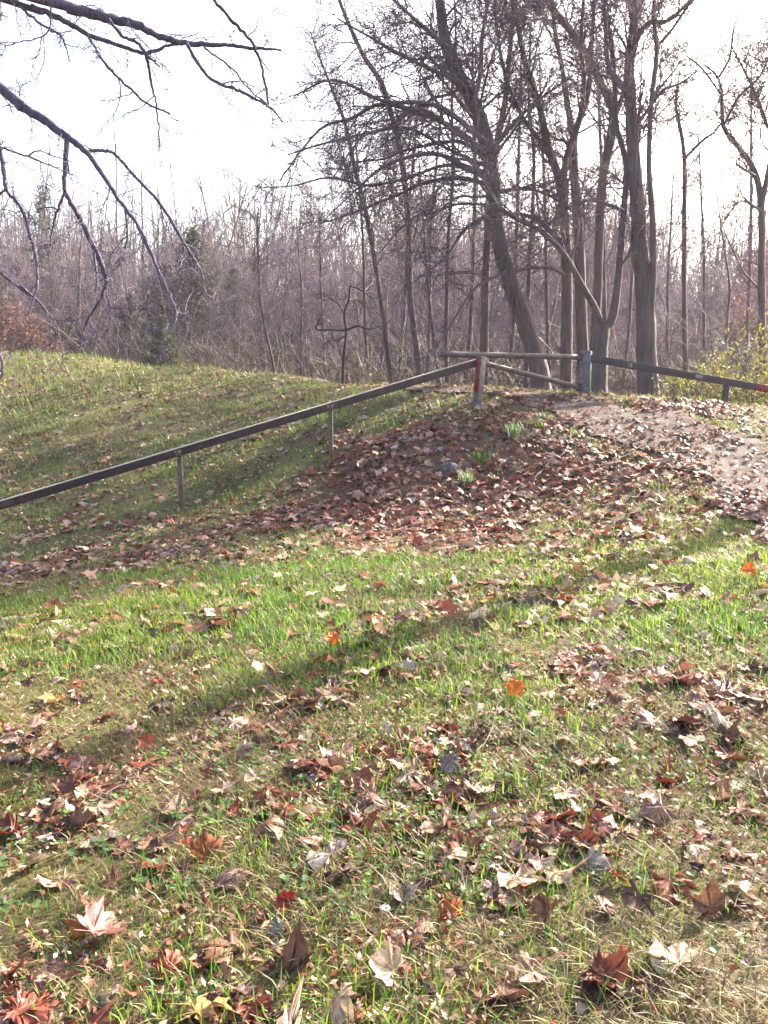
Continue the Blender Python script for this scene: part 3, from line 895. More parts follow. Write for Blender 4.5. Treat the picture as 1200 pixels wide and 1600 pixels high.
for start, pts, ws, dY in BOUGHS:
    P = pix_line(pts, YB, dY)
    R = np.array([px_r(w * 1.15, p[1]) for w, p in zip(ws, P)])
    if start is not None:
        mid = P[0] + unit(P[0] - P[2]) * 0.55 * np.linalg.norm(start - P[0])
        P = np.vstack([start, mid, P])
        R = np.r_[R[0] * 2.2, R[0] * 1.5, R]
    Pc = catmull(P, 7)
    Rc = np.interp(np.linspace(0, len(P) - 1, len(Pc)), np.arange(len(P)), R)
    Pc = Pc + rng.normal(0, 0.0022, Pc.shape)
    a = Acc()
    a.tube(Pc, Rc, 8, 0.34)
    L = np.linalg.norm(np.diff(Pc, axis=0), axis=1).sum()
    ramify(a, Pc, 0.006, [(max(6, L * 42), 0.06, 0.045, 60, 0.0, 0.3, 0.5)])             # stubby spurs
    ramify(a, Pc, 0.010, [(max(3, L * 5.5), 0.2, 0.34, 48, -0.05, 0.32, 0.5), (11, 0.2, 0.07, 50, 0.0, 0.3, 0.5)])
    obj('bough', a.mesh('bough', M_BOUGH, True, OB), over)

# ------------------------------------------------------------------ the far wood: slim bare trees, each a copy with trunk and crown of its own
PROTO = []
PROTO_H = []
for k in range(9):
    TWIG_R[0] = 0.012
    hgt = 1.0
    tall = rng.uniform(11, 17)
    Pt = walk((0, 0, -0.3), (rng.normal(0, 0.14), rng.normal(0, 0.14), 1), tall, 10, 0.07, 0.03)
    PROTO_H.append(Pt[-1, 2])
    tr, cr = Acc(), Acc()
    r = rng.uniform(0.055, 0.20)
    tr.tube(Pt, np.linspace(r, r * 0.2, len(Pt)), 6, 0.1)
    if k % 3 == 1:
        Q = walk(Pt[3], (rng.normal(0, 0.3), rng.normal(0, 0.3), 1), tall * 0.55, 6, 0.07, 0.06)
        tr.tube(Q, np.linspace(r * 0.7, r * 0.15, len(Q)), 5, 0.1)
        ramify(cr, Q, r * 0.5, [(9, 0.3, 1.8, 38, 0.10, 0.2, 0.34), (6, 0.2, 0.9, 40, 0.06, 0.25, 0.5)])
    ramify(cr, Pt, r * 0.8, [(18, 0.25, 2.7, 42, 0.08, 0.22, 0.36), (9, 0.2, 1.3, 42, 0.06, 0.25, 0.45), (6, 0.2, 0.65, 42, 0.03, 0.3, 0.5)])
    PROTO.append((tr.mesh('trunk', [M_BARK_FAR, M_BARK_FAR, M_BARK_PALE, M_BARK_FAR][k % 4], True), cr.mesh('crown', M_TWIG, False)))

spots = []
tries = 0
while len(spots) < 245 and tries < 6000:
    tries += 1
    ppx = rng.uniform(-160, 1380)
    Yd = rng.uniform(27, 78) if ppx < 480 else rng.uniform(24, 78)
    if ppx < 560 and Yd < 38:
        continue
    X = (ppx - 600) / FPX * Yd
    if any((X - a) ** 2 + (Yd - b) ** 2 < 1.5 for a, b, _ in spots):
        continue
    spots.append((X, Yd, ppx))
spots.sort(key=lambda s: s[1])
for X, Yd, ppx in spots:
    near = Yd < 42
    if ppx < 250:
        z = 'left of the conical evergreen'
    elif ppx < 560:
        z = 'right of the conical evergreen'
    elif ppx < 880:
        z = 'behind the swing gate'
    else:
        z = 'behind the descending rail'
    pk = int(rng.integers(len(PROTO)))
    tm, cm = PROTO[pk]
    look = ('slim pale' if pk % 4 == 2 else 'slim grey') + (' forked' if pk % 3 == 1 else '')
    s_r = rng.uniform(0.66, 1.06)
    s = (0.178 * Yd + 1.0) / PROTO_H[pk] * s_r
    lab = ('short ' if s_r < 0.78 else 'tall ' if s_r > 0.93 else '') + look + (' bare tree at the wood edge ' if near else ' bare tree deep in the wood ') + z
    root = thing('bare_tree', lab, 'tree', (X, Yd, float(H(X, Yd)) - 0.1), lab.replace('bare tree', 'trees'))
    if 560 < ppx < 960:
        s *= rng.uniform(1.0, 1.35)
    elif 300 < ppx <= 560:
        s *= 0.92
    elif ppx > 1030:
        s *= 0.72
    root.scale = (s, s, s)
    root.rotation_euler = (0, 0, rng.uniform(0, 6.28))
    obj('trunk', tm, root)
    obj('crown', cm, root)

# far off, the wood reads as one mass on the rising ground
def stick_mass(n, xr, yr, hr, rad, cols, lean=0.12, twigs=5):
    a = Acc()
    x = rng.uniform(*xr, n)
    y = rng.uniform(*yr, n)
    z = H(x, y) - 0.1
    h = rng.uniform(*hr, n) * (1 - 0.35 * smooth(20, 45, x)) * (0.5 + 0.85 * vnoise(x / 7, y / 7, 123))
    A = np.c_[x, y, z]
    B = A + np.c_[rng.normal(0, lean, n) * h, rng.normal(0, lean, n) * h, h]
    C = np.array(cols)[rng.integers(len(cols), size=n)] * rng.uniform(0.7, 1.3, (n, 1))
    C = np.c_[C, np.ones(n)]
    r = rad * rng.uniform(0.35, 1.0, n) ** 1.5 * 2.2
    a.sticks(A, B, r, r * 0.35, 3, C)
    for k in range(twigs):
        t = rng.uniform(0.3, 0.95, n)[:, None]
        p = A * (1 - t) + B * t
        d = np.c_[rng.normal(0, 0.6, (n, 2)), rng.uniform(0.2, 1.0, n)]
        e = p + d * (h * 0.22)[:, None] * rng.uniform(0.5, 1.2, (n, 1))
        a.sticks(p, e, r * 0.4, r * 0.2, 3, C)
    return a


WOODC = [(0.055, 0.042, 0.036), (0.085, 0.065, 0.052), (0.04, 0.031, 0.030), (0.08, 0.05, 0.04), (0.06, 0.056, 0.036)]
far_w = obj('far_wood', stick_mass(5200, (-80, 95), (70, 150), (5, 18), 0.085, WOODC, 0.17, 5).mesh('far_wood', M_FOLIAGE, False))
tag(far_w, 'grey brown mass of bare trees on the rising ground far behind', 'woods', None, 'stuff')

# brush along the foot of the wood
def brush(n, band):
    a = Acc()
    ppx = rng.uniform(-200, 1450, n)
    y = band(ppx)
    x = (ppx - 600) / FPX * y
    z = H(x, y) - 0.05
    h = rng.uniform(0.4, 3.4, n) * (0.6 + 0.5 * vnoise(x / 2, y / 2, 77))
    A = np.c_[x, y, z]
    cols = np.array([(0.085, 0.060, 0.055), (0.13, 0.095, 0.08), (0.055, 0.040, 0.040), (0.25, 0.195, 0.145)])
    C = np.c_[cols[rng.choice(4, n, p=[0.45, 0.25, 0.2, 0.1])] * rng.uniform(0.8, 1.2, (n, 1)), np.ones(n)]
    P = A
    r = rng.uniform(0.006, 0.014, n)
    d = np.c_[rng.normal(0, 0.3, (n, 2)), np.ones(n)]
    for s in range(3):
        B = P + d * (h / 3)[:, None]
        a.sticks(P, B, r, r * 0.75, 3, C)
        for t in range(2):
            e = B + np.c_[rng.normal(0, 0.8, (n, 2)), rng.uniform(-0.1, 0.9, n)] * (h * 0.22)[:, None]
            a.sticks(B, e, r * 0.6, r * 0.3, 3, C)
        P = B
        r = r * 0.75
        d = d + np.c_[rng.normal(0, 0.35, (n, 2)), -0.15 * np.ones(n)]
    return a


edge_px = lambda p: np.interp(p, [-200, 0, 300, 430, 600, 750, 1200, 1450], [36, 36, 31, 24, 19.5, 18.5, 17.5, 18])
bw = obj('brushwood', brush(5200, lambda p: edge_px(p) + rng.gamma(1.6, 5.0, len(p))).mesh('brushwood', M_FOLIAGE, False))
tag(bw, 'tangle of thin bare stems along the foot of the wood', 'brush', None, 'stuff')


# ------------------------------------------------------------------ evergreens, rust-leaved trees, yellow shrubs
def leaf_cards(a, P, N, size, cols, squash=1.0):
    """Small two-triangle leaves scattered at points P."""
    n = len(P)
    u = rng.normal(0, 1, (n, 3))
    u[:, 2] *= squash
    u /= np.linalg.norm(u, axis=1, keepdims=True)
    v = np.cross(u, rng.normal(0, 1, (n, 3)))
    v /= np.linalg.norm(v, axis=1, keepdims=True) + 1e-9
    s = size * rng.uniform(0.6, 1.4, (n, 1))
    V = np.stack([P - u * s, P + v * s * 0.45, P + u * s, P - v * s * 0.45], 1).reshape(-1, 3)
    F = (np.arange(n) * 4)[:, None] + np.array([[0, 1, 2, 3]])
    C = np.array(cols)[rng.integers(len(cols), size=n)] * rng.uniform(0.7, 1.3, (n, 1))
    a.add(V, None, F, np.repeat(np.c_[C, np.ones(n)], 4, axis=0))


def evergreen(label, px, Y, hgt, rad, dense=1.0, cols=((0.030, 0.045, 0.022), (0.045, 0.060, 0.030), (0.06, 0.065, 0.035))):
    x = (px - 600) / FPX * Y
    b = np.array([x, Y, float(H(x, Y)) - 0.1])
    root = thing('evergreen_tree', label, 'tree', b)
    tr, cr = Acc(), Acc()
    Pt = walk((0, 0, 0), (0, 0, 1), hgt * 0.97, 8, 0.02, 0.05)
    tr.tube(Pt, np.linspace(0.03 * hgt * 0.6, 0.01, len(Pt)), 7, 0.1)
    nb = int(95 * dense)
    A, B = [], []
    for k in range(nb):
        t = (k + rng.random()) / nb
        t = t ** 0.85
        az = rng.uniform(0, 6.283)
        prof = (1 - t) ** 0.75 * (0.55 + 0.45 * min(1, t / 0.12))
        L = rad * prof * rng.uniform(0.55, 1.25) + 0.06
        p0 = np.array([np.interp(t * hgt, Pt[:, 2], Pt[:, 0]), np.interp(t * hgt, Pt[:, 2], Pt[:, 1]), t * hgt])
        d = np.array([math.cos(az), math.sin(az), rng.uniform(0.15, 0.7)])
        e = p0 + d * L
        A.append(p0)
        B.append(e)
        m = int(70 * (0.4 + L / max(rad, 0.1)))
        f = rng.random(m) ** 0.6
        Pp = p0 + (e - p0) * f[:, None] + rng.normal(0, 0.10 * rad * 0.55, (m, 3)) * np.array([1, 1, 0.8])
        leaf_cards(cr, Pp, None, 0.035 + 0.022 * hgt / 5, cols)
    tr.sticks(np.array(A), np.array(B), 0.02, 0.005)
    obj('trunk', tr.mesh('trunk', M_BARK_DARK, True), root)
    obj('crown', cr.mesh('crown', M_FOLIAGE, False), root)
    return root


evergreen('tall conical dark evergreen tree in the middle of the far wood', 318, 42, 8.2, 3.0, 2.0, ((0.038, 0.042, 0.026), (0.05, 0.052, 0.033), (0.07, 0.064, 0.045)))
evergreen('broad dull evergreen with its foot in brush, left beside the tall conical one', 262, 42, 6.4, 2.3, 1.5, ((0.042, 0.042, 0.028), (0.06, 0.055, 0.038)))
evergreen('small bushy evergreen at the field edge below the tall conical one', 265, 33, 2.6, 0.95, 0.8, ((0.06, 0.07, 0.035), (0.08, 0.085, 0.04)))
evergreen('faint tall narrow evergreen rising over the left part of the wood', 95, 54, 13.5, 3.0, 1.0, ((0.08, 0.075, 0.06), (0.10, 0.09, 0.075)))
evergreen('dark evergreen half hidden at the left end of the wood', 5, 48, 8.0, 1.8, 0.8, ((0.06, 0.055, 0.045), (0.08, 0.07, 0.06)))
DULLG = ((0.055, 0.055, 0.038), (0.075, 0.068, 0.05))
evergreen('dull evergreen deep in the wood behind the second hanging bough tip', 150, 52, 8.0, 2.4, 0.7, DULLG)
evergreen('dull evergreen deep in the wood above the rust-leaved beeches', 48, 55, 9.0, 2.4, 0.7, DULLG)
evergreen('dull evergreen deep in the wood left of the thin wavy sapling', 412, 52, 7.2, 2.3, 0.7, DULLG)
evergreen('dull green evergreen deep in the wood beside the tall conical one', 372, 44, 7.0, 1.6, 0.9, ((0.06, 0.065, 0.04), (0.075, 0.075, 0.05)))
evergreen('dark rounded evergreen standing left of the thin leaning branch tips', 205, 44, 5.2, 1.5, 0.8, ((0.055, 0.055, 0.04), (0.07, 0.065, 0.05)))


def leafy_tree(name, label, px, Y, hgt, rad, cols, n, size, zlo=0.25, group=None, mat=M_BARK_FAR, cat='tree', trunk_r=0.06, stems=1):
    x = (px - 600) / FPX * Y
    b = np.array([x, Y, float(H(x, Y)) - 0.08])
    root = thing(name, label, cat, b, group)
    tr, cr = Acc(), Acc()
    TWIG_R[0] = 0.006
    tips = []
    for s in range(stems):
        d0 = (rng.normal(0, 0.1 if stems == 1 else 0.45), rng.normal(0, 0.1 if stems == 1 else 0.45), 1)
        Pt = walk((0, 0, 0), d0, hgt * rng.uniform(0.75, 0.95), 8, 0.08, 0.04)
        tr.tube(Pt, np.linspace(trunk_r, trunk_r * 0.2, len(Pt)), 6)
        for k in range(12 if stems == 1 else 5):
            t = rng.uniform(zlo, 0.98)
            p = Pt[int(t * 8)]
            Q = walk(p, (rng.normal(0, 1), rng.normal(0, 1), 0.5), rad * rng.uniform(0.5, 1.1) * (1.15 - 0.6 * t), 4, 0.25, 0.05)
            tr.tube(Q, np.linspace(trunk_r * 0.3, 0.004, len(Q)), 3)
            tips.append(Q)
    T = np.concatenate([q[1:] for q in tips])
    P = T[rng.integers(len(T), size=n)] + rng.normal(0, rad * 0.16, (n, 3))
    leaf_cards(cr, P, None, size, cols)
    obj('trunk', tr.mesh('trunk', mat, True), root)
    obj('crown', cr.mesh('crown', M_FOLIAGE, False), root)
    return root


RUST = ((0.20, 0.10, 0.06), (0.24, 0.13, 0.085), (0.17, 0.085, 0.065))
leafy_tree('beech_sapling', 'rust-leaved young beech at the very left edge of the field', -5, 37, 3.6, 1.5, RUST, 1500, 0.07)
leafy_tree('beech_sapling', 'taller rust-leaved young beech second from the left edge', 38, 39, 4.0, 1.6, RUST, 1500, 0.07)
leafy_tree('beech_sapling', 'low rust-leaved sapling below the hanging branch tips at the left', 85, 40, 2.4, 1.2, RUST, 900, 0.07)
leafy_tree('beech_sapling', 'low orange-brown sapling at the field edge left of the small evergreen', 222, 41, 1.6, 1.0, RUST, 600, 0.07)
DULLRED = ((0.20, 0.085, 0.065), (0.24, 0.11, 0.08), (0.15, 0.075, 0.065))
leafy_tree('oak_tree', 'oak still holding dull red leaves, far behind the slim lone tree', 1108, 52, 12.0, 3.6, DULLRED, 6000, 0.13, 0.45, trunk_r=0.15)
leafy_tree('oak_tree', 'oak with sparse red-brown leaves near the crooked tree at the frame edge', 1172, 40, 9.5, 2.6, DULLRED, 2600, 0.10, 0.5, trunk_r=0.12)
YELLOW = ((0.27, 0.25, 0.055), (0.20, 0.21, 0.05), (0.34, 0.29, 0.07), (0.13, 0.15, 0.04))
leafy_tree('shrub', 'big yellow-green shrub behind the right end of the rail', 1165, 16.8, 1.9, 0.95, YELLOW, 1500, 0.038, 0.15, cat='shrub', trunk_r=0.012, stems=9)
leafy_tree('shrub', 'yellow-green shrub at the frame edge behind the red-painted rail piece', 1215, 16.0, 1.4, 0.8, YELLOW, 900, 0.033, 0.15, cat='shrub', trunk_r=0.010, stems=7)
leafy_tree('shrub', 'thin yellowish shrub under the rail beside its short post', 1105, 15.4, 0.9, 0.7, YELLOW, 900, 0.03, 0.15, cat='shrub', trunk_r=0.008, stems=7)
leafy_tree('shrub', 'low yellowish weeds at the foot of the thick pale trunk', 1045, 15.0, 0.7, 0.55, YELLOW, 500, 0.03, 0.15, cat='shrub', trunk_r=0.007, stems=6)
leafy_tree('shrub', 'faint olive bush in the wood just behind the yellow shrub', 1122, 20.5, 2.0, 0.8, ((0.15, 0.16, 0.06), (0.20, 0.19, 0.07)), 600, 0.04, 0.2, cat='shrub', trunk_r=0.012, stems=7)
leafy_tree('shrub', 'small green weed patch by the end of the gate bar', 592, 19.0, 0.5, 0.5, ((0.16, 0.18, 0.05), (0.2, 0.2, 0.07)), 260, 0.03, 0.1, cat='shrub', trunk_r=0.006, stems=6)

# ------------------------------------------------------------------ railings and swing gate
M_STEEL = paint_mat('rusty_dark_steel', (0.024, 0.016, 0.018), (0.075, 0.028, 0.022), 0.54, 6.0, 0.0, 0.6)
M_TOP = paint_mat('lit_weathered_steel', (0.42, 0.36, 0.27), (0.24, 0.18, 0.13), 0.58, 8.0, 0.0, 0.6)  # worn steel, its sunlit top put into a tone paler than the rail face
M_POST = paint_mat('weathered_post_steel', (0.15, 0.115, 0.09), (0.10, 0.07, 0.06), 0.52, 12.0, 0.0, 0.65)
M_TEAL = paint_mat('chipped_teal_paint', (0.06, 0.125, 0.12), (0.16, 0.20, 0.19), 0.55, 18.0)
M_GREYP = paint_mat('chipped_grey_paint', (0.085, 0.08, 0.085), (0.17, 0.15, 0.15), 0.52, 16.0)
M_RED = paint_mat('chipped_red_paint', (0.24, 0.012, 0.024), (0.20, 0.10, 0.11), 0.58, 22.0)
M_PIPE = paint_mat('weathered_pipe', (0.13, 0.10, 0.088), (0.075, 0.05, 0.045), 0.55, 7.0)
M_WHITE = paint_mat('white_paint_mark', (0.26, 0.24, 0.27), (0.1, 0.08, 0.085), 0.5, 25.0)


def sweep(P0, P1, prof, up=(0, 0, 1)):
    """Prism with the outline prof [(side, up)] swept from P0 to P1."""
    P0, P1 = np.asarray(P0, float), np.asarray(P1, float)
    T = unit(P1 - P0)
    s = unit(np.cross(T, np.array(up, float)))
    u = np.cross(s, T)
    prof = np.array(prof)
    n = len(prof)
    off = prof[:, :1] * s + prof[:, 1:] * u
    V = np.vstack([P0 + off, P1 + off])
    F = [np.array([[i, (i + 1) % n, (i + 1) % n + n, i + n]]) for i in range(n)]
    cap = [np.arange(n)[::-1][None], (np.arange(n) + n)[None]]
    return V, np.concatenate(F), cap


def prism(name, P0, P1, prof, mat, parent, origin, up=(0, 0, 1), bevel=0.004):
    V, F, cap = sweep(P0, P1, prof, up)
    me = mesh_from(name, V - np.asarray(origin), [F] + cap, mat)
    o = obj(name, me, parent)
    if bevel:
        b = o.modifiers.new('edge', 'BEVEL')
        b.width = bevel
        b.segments = 2
        b.limit_method = 'ANGLE'
    return o


def rect(w, h, dx=0.0, dy=0.0):
    return [(-w / 2 + dx, -h / 2 + dy), (w / 2 + dx, -h / 2 + dy), (w / 2 + dx, h / 2 + dy), (-w / 2 + dx, h / 2 + dy)]


M_SPLICE = paint_mat('rusted_splice', (0.10, 0.042, 0.03), (0.05, 0.03, 0.028), 0.5, 16.0)
ANGLE = [(0, 0), (0.062, 0), (0.062, 0.009), (0.009, 0.009), (0.009, 0.062), (0, 0.062)]

p1, p2, p3 = G(278, 795), G(517, 713), G(745, 634)
lr = thing('railing', 'single dark steel rail on thin posts running down the grassy slope', 'railing', p1)
t1, t2, t3 = W(278, 707, p1[1]), W(517, 638, p2[1]), W(742, 567, p3[1])
dirn = unit(t1 - t3)
# the whole rail is straight: fit through the two ends
e0 = W(742, 568, p3[1])
e1 = e0 + (t1 - e0) * 2.45
RH = 0.105
prism('rail', e0, e1, rect(0.05, RH), M_STEEL, lr, p1)
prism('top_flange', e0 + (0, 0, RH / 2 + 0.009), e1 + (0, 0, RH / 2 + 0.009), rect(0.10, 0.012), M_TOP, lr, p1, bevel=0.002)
for f in (1.0, (p2[0] - e0[0]) / (t1[0] - e0[0]), 2.1):
    q0 = e0 + (t1 - e0) * f
    q1 = np.array([q0[0], q0[1] + 0.06, float(H(q0[0], q0[1] + 0.06)) - 0.25])
    prism('post', q1, np.array([q0[0], q0[1] + 0.06, q0[2] + RH / 2 - 0.01]), [(a - 0.03, b) for a, b in ANGLE], M_POST, lr, p1, up=(0, 1, 0), bevel=0.001)
    for dz in (0.0,):
        prism('bracket', q0 + (-0.055, -0.031, dz), q0 + (0.055, -0.031, dz), rect(0.008, 0.085), M_POST, lr, p1, bevel=0.001)
    for dx in (-0.03, 0.03):
        prism('bolt', q0 + (dx, -0.036, 0.01), q0 + (dx, -0.052, 0.01), [(0.013 * math.cos(t), 0.013 * math.sin(t)) for t in np.linspace(0, 6.283, 6, endpoint=False)], M_TOP, lr, p1, bevel=0)
for f in (0.52, 1.5):
    q0 = e0 + (t1 - e0) * f
    uv = unit(t1 - e0)
    prism('splice_plate', q0 - uv * 0.14 + (0, -0.030, 0), q0 + uv * 0.14 + (0, -0.030, 0), rect(0.008, 0.075), M_SPLICE, lr, p1, bevel=0.001)
# the latch post that carries the upper end of this rail
sq = 0.135
lean = np.array([0.10, 0.0, 0.0])
ltop = W(752, 557, p3[1])
lbot = np.array([p3[0] - 0.01, p3[1], p3[2] - 0.2])
c45, s45 = math.cos(math.radians(40)), math.sin(math.radians(40))
diam = [(-sq * 0.62, 0.0), (0.005, -sq * 0.55), (sq * 0.58, 0.0), (0.0, sq * 0.55)]
lp = prism('latch_post', lbot, ltop, diam, M_GREYP, lr, p1, up=(0, 1, 0), bevel=0.006)
lp['label'] = 'stout grey post with a red painted face'
# coat of red on the right-hand face: a thin raised sheet of paint
T = unit(ltop - lbot)
sd = unit(np.cross(T, np.array([0, 1.0, 0])))
uu = np.cross(sd, T)
fa, fb = np.array(diam[1]), np.array(diam[2])
Lp = np.linalg.norm(ltop - lbot)
n2 = np.array([(fb - fa)[1], -(fb - fa)[0]])
n2 = n2 / np.linalg.norm(n2)
V = []
for f, t in ((0.04, 0.43), (0.90, 0.43), (0.90, 0.975), (0.10, 0.975)):
    pr = fa + (fb - fa) * f + n2 * 0.003
    V.append(lbot + T * Lp * t + sd * pr[0] + uu * pr[1])
red = obj('red_paint', mesh_from('red_paint', np.array(V) - p1, np.array([[0, 1, 2, 3]]), M_RED), lp)
red.modifiers.new('thick', 'SOLIDIFY').thickness = 0.003

# right railing, from the hinge post down to the right
g0 = G(916, 618)
rr_ = thing('railing', 'descending dark rail with red and white paint marks, right of the gate', 'railing', g0)
htop = W(915, 548, g0[1])
hbot = np.array([htop[0], htop[1], g0[2] - 0.25])
hp = prism('hinge_post', hbot, htop, [(-0.115, 0.03), (-0.045, -0.10), (0.10, -0.03), (0.02, 0.10)], M_GREYP, rr_, g0, up=(0, 1, 0), bevel=0.006)
hp['label'] = 'square post with chipped teal paint on one face'
fa, fb = np.array((-0.115, 0.03)), np.array((-0.045, -0.10))
n2 = np.array([(fb - fa)[1], -(fb - fa)[0]])
n2 = n2 / np.linalg.norm(n2)
V = [np.array([htop[0] + (fa + (fb - fa) * f + n2 * 0.003)[0], htop[1] - (fa + (fb - fa) * f + n2 * 0.003)[1] * -1, 0]) for f in (0.03, 0.97)]
T = np.array([0, 0, 1.0])
sd = unit(np.cross(T, np.array([0, 1.0, 0])))
uu = np.cross(sd, T)
V = []
for f, z in ((0.03, g0[2] + 0.05), (0.97, g0[2] + 0.05), (0.97, htop[2] - 0.01), (0.03, htop[2] - 0.01)):
    pr = fa + (fb - fa) * f + n2 * 0.003
    V.append(np.array([htop[0], htop[1], z]) + sd * pr[0] + uu * pr[1])
tp = obj('teal_paint', mesh_from('teal_paint', np.array(V) - g0, np.array([[0, 1, 2, 3]]), M_TEAL), hp)
tp.modifiers.new('thick', 'SOLIDIFY').thickness = 0.003
M_RAIL_DARK = paint_mat('dark_rail_steel', (0.04, 0.028, 0.032), (0.08, 0.04, 0.038), 0.56, 6.0)  # dark steel of the right rail and its posts
r0 = W(922, 560, g0[1] - 0.02)
r1 = W(1137, 597, g0[1] + 0.1)
rd = r1 - r0
prism('rail', r0, r0 + rd * 1.9, rect(0.05, 0.12), M_RAIL_DARK, rr_, g0)
for f in (1.0, 1.78):
    q0 = r0 + rd * f
    prism('post', np.array([q0[0], q0[1] + 0.055, float(H(q0[0], q0[1])) - 0.3]), np.array([q0[0], q0[1] + 0.055, q0[2] + 0.05]), rect(0.09, 0.055), M_RAIL_DARK, rr_, g0, up=(0, 1, 0))
for f0, f1, m, nm in ((0.27, 0.30, M_WHITE, 'white_mark'), (0.76, 0.81, M_WHITE, 'white_mark'), (1.20, 1.42, M_RED, 'red_mark')):
    a, b = r0 + rd * f0, r0 + rd * f1
    hh = 0.035 if m is M_WHITE else 0.06
    o = obj(nm, mesh_from(nm, np.array([a + (0, -0.029, -hh), b + (0, -0.029, -hh), b + (0, -0.029, hh), a + (0, -0.029, hh)]) - g0, np.array([[0, 1, 2, 3]]), m), rr_)
    o.modifiers.new('thick', 'SOLIDIFY').thickness = 0.003

# the swing gate: a top bar with a diagonal brace, hung on the hinge post, its free end lying over the latch post
ga = thing('swing_gate', 'brown pipe gate with a long top bar and a slanting brace', 'gate', g0)


def pipe(name, P0, P1, r, mat, parent, origin):
    a = Acc()
    n = 12
    P = np.linspace(P0, P1, n)
    P[1:-1, 2] += rng.normal(0, 0.002, n - 2)
    a.tube(P, np.full(n, r), 12, 0.03)
    k = a.n
    a.add([P0, P1], [(k - k + 0, 0, 0)] if False else None)
    V = np.concatenate(a.V)
    c0, c1 = len(V) - 2, len(V) - 1
    f3 = [(c0, (j + 1) % 12, j) for j in range(12)] + [(c1, 132 + j, 132 + (j + 1) % 12) for j in range(12)]
    me = mesh_from(name, V - np.asarray(origin), [np.array(f3), np.concatenate(a.F4)], mat, None, True)
    return obj(name, me, parent)


b0 = W(905, 558, g0[1] - 0.02)
b1 = W(688, 553, p3[1] - 0.02)
pipe('top_bar', b0, b1, 0.046, M_PIPE, ga, g0)
c0 = W(904, 605, g0[1] - 0.03)
c1 = b0 + (b1 - b0) * 0.80 + np.array([0, 0.01, -0.075])
pipe('brace', c0, c1, 0.042, M_PIPE, ga, g0)
hz = b0[2]
hx = b0[0] + 0.02
for z in (b0[2], c0[2]):
    a = Acc()
    P = np.array([[hx + 0.0, b0[1], z - 0.06], [hx, b0[1], z + 0.06]])
    a.tube(P, np.array([0.05, 0.05]), 10)
    obj('hinge_collar', a.mesh('hinge_collar', M_STEEL, True, g0), ga)

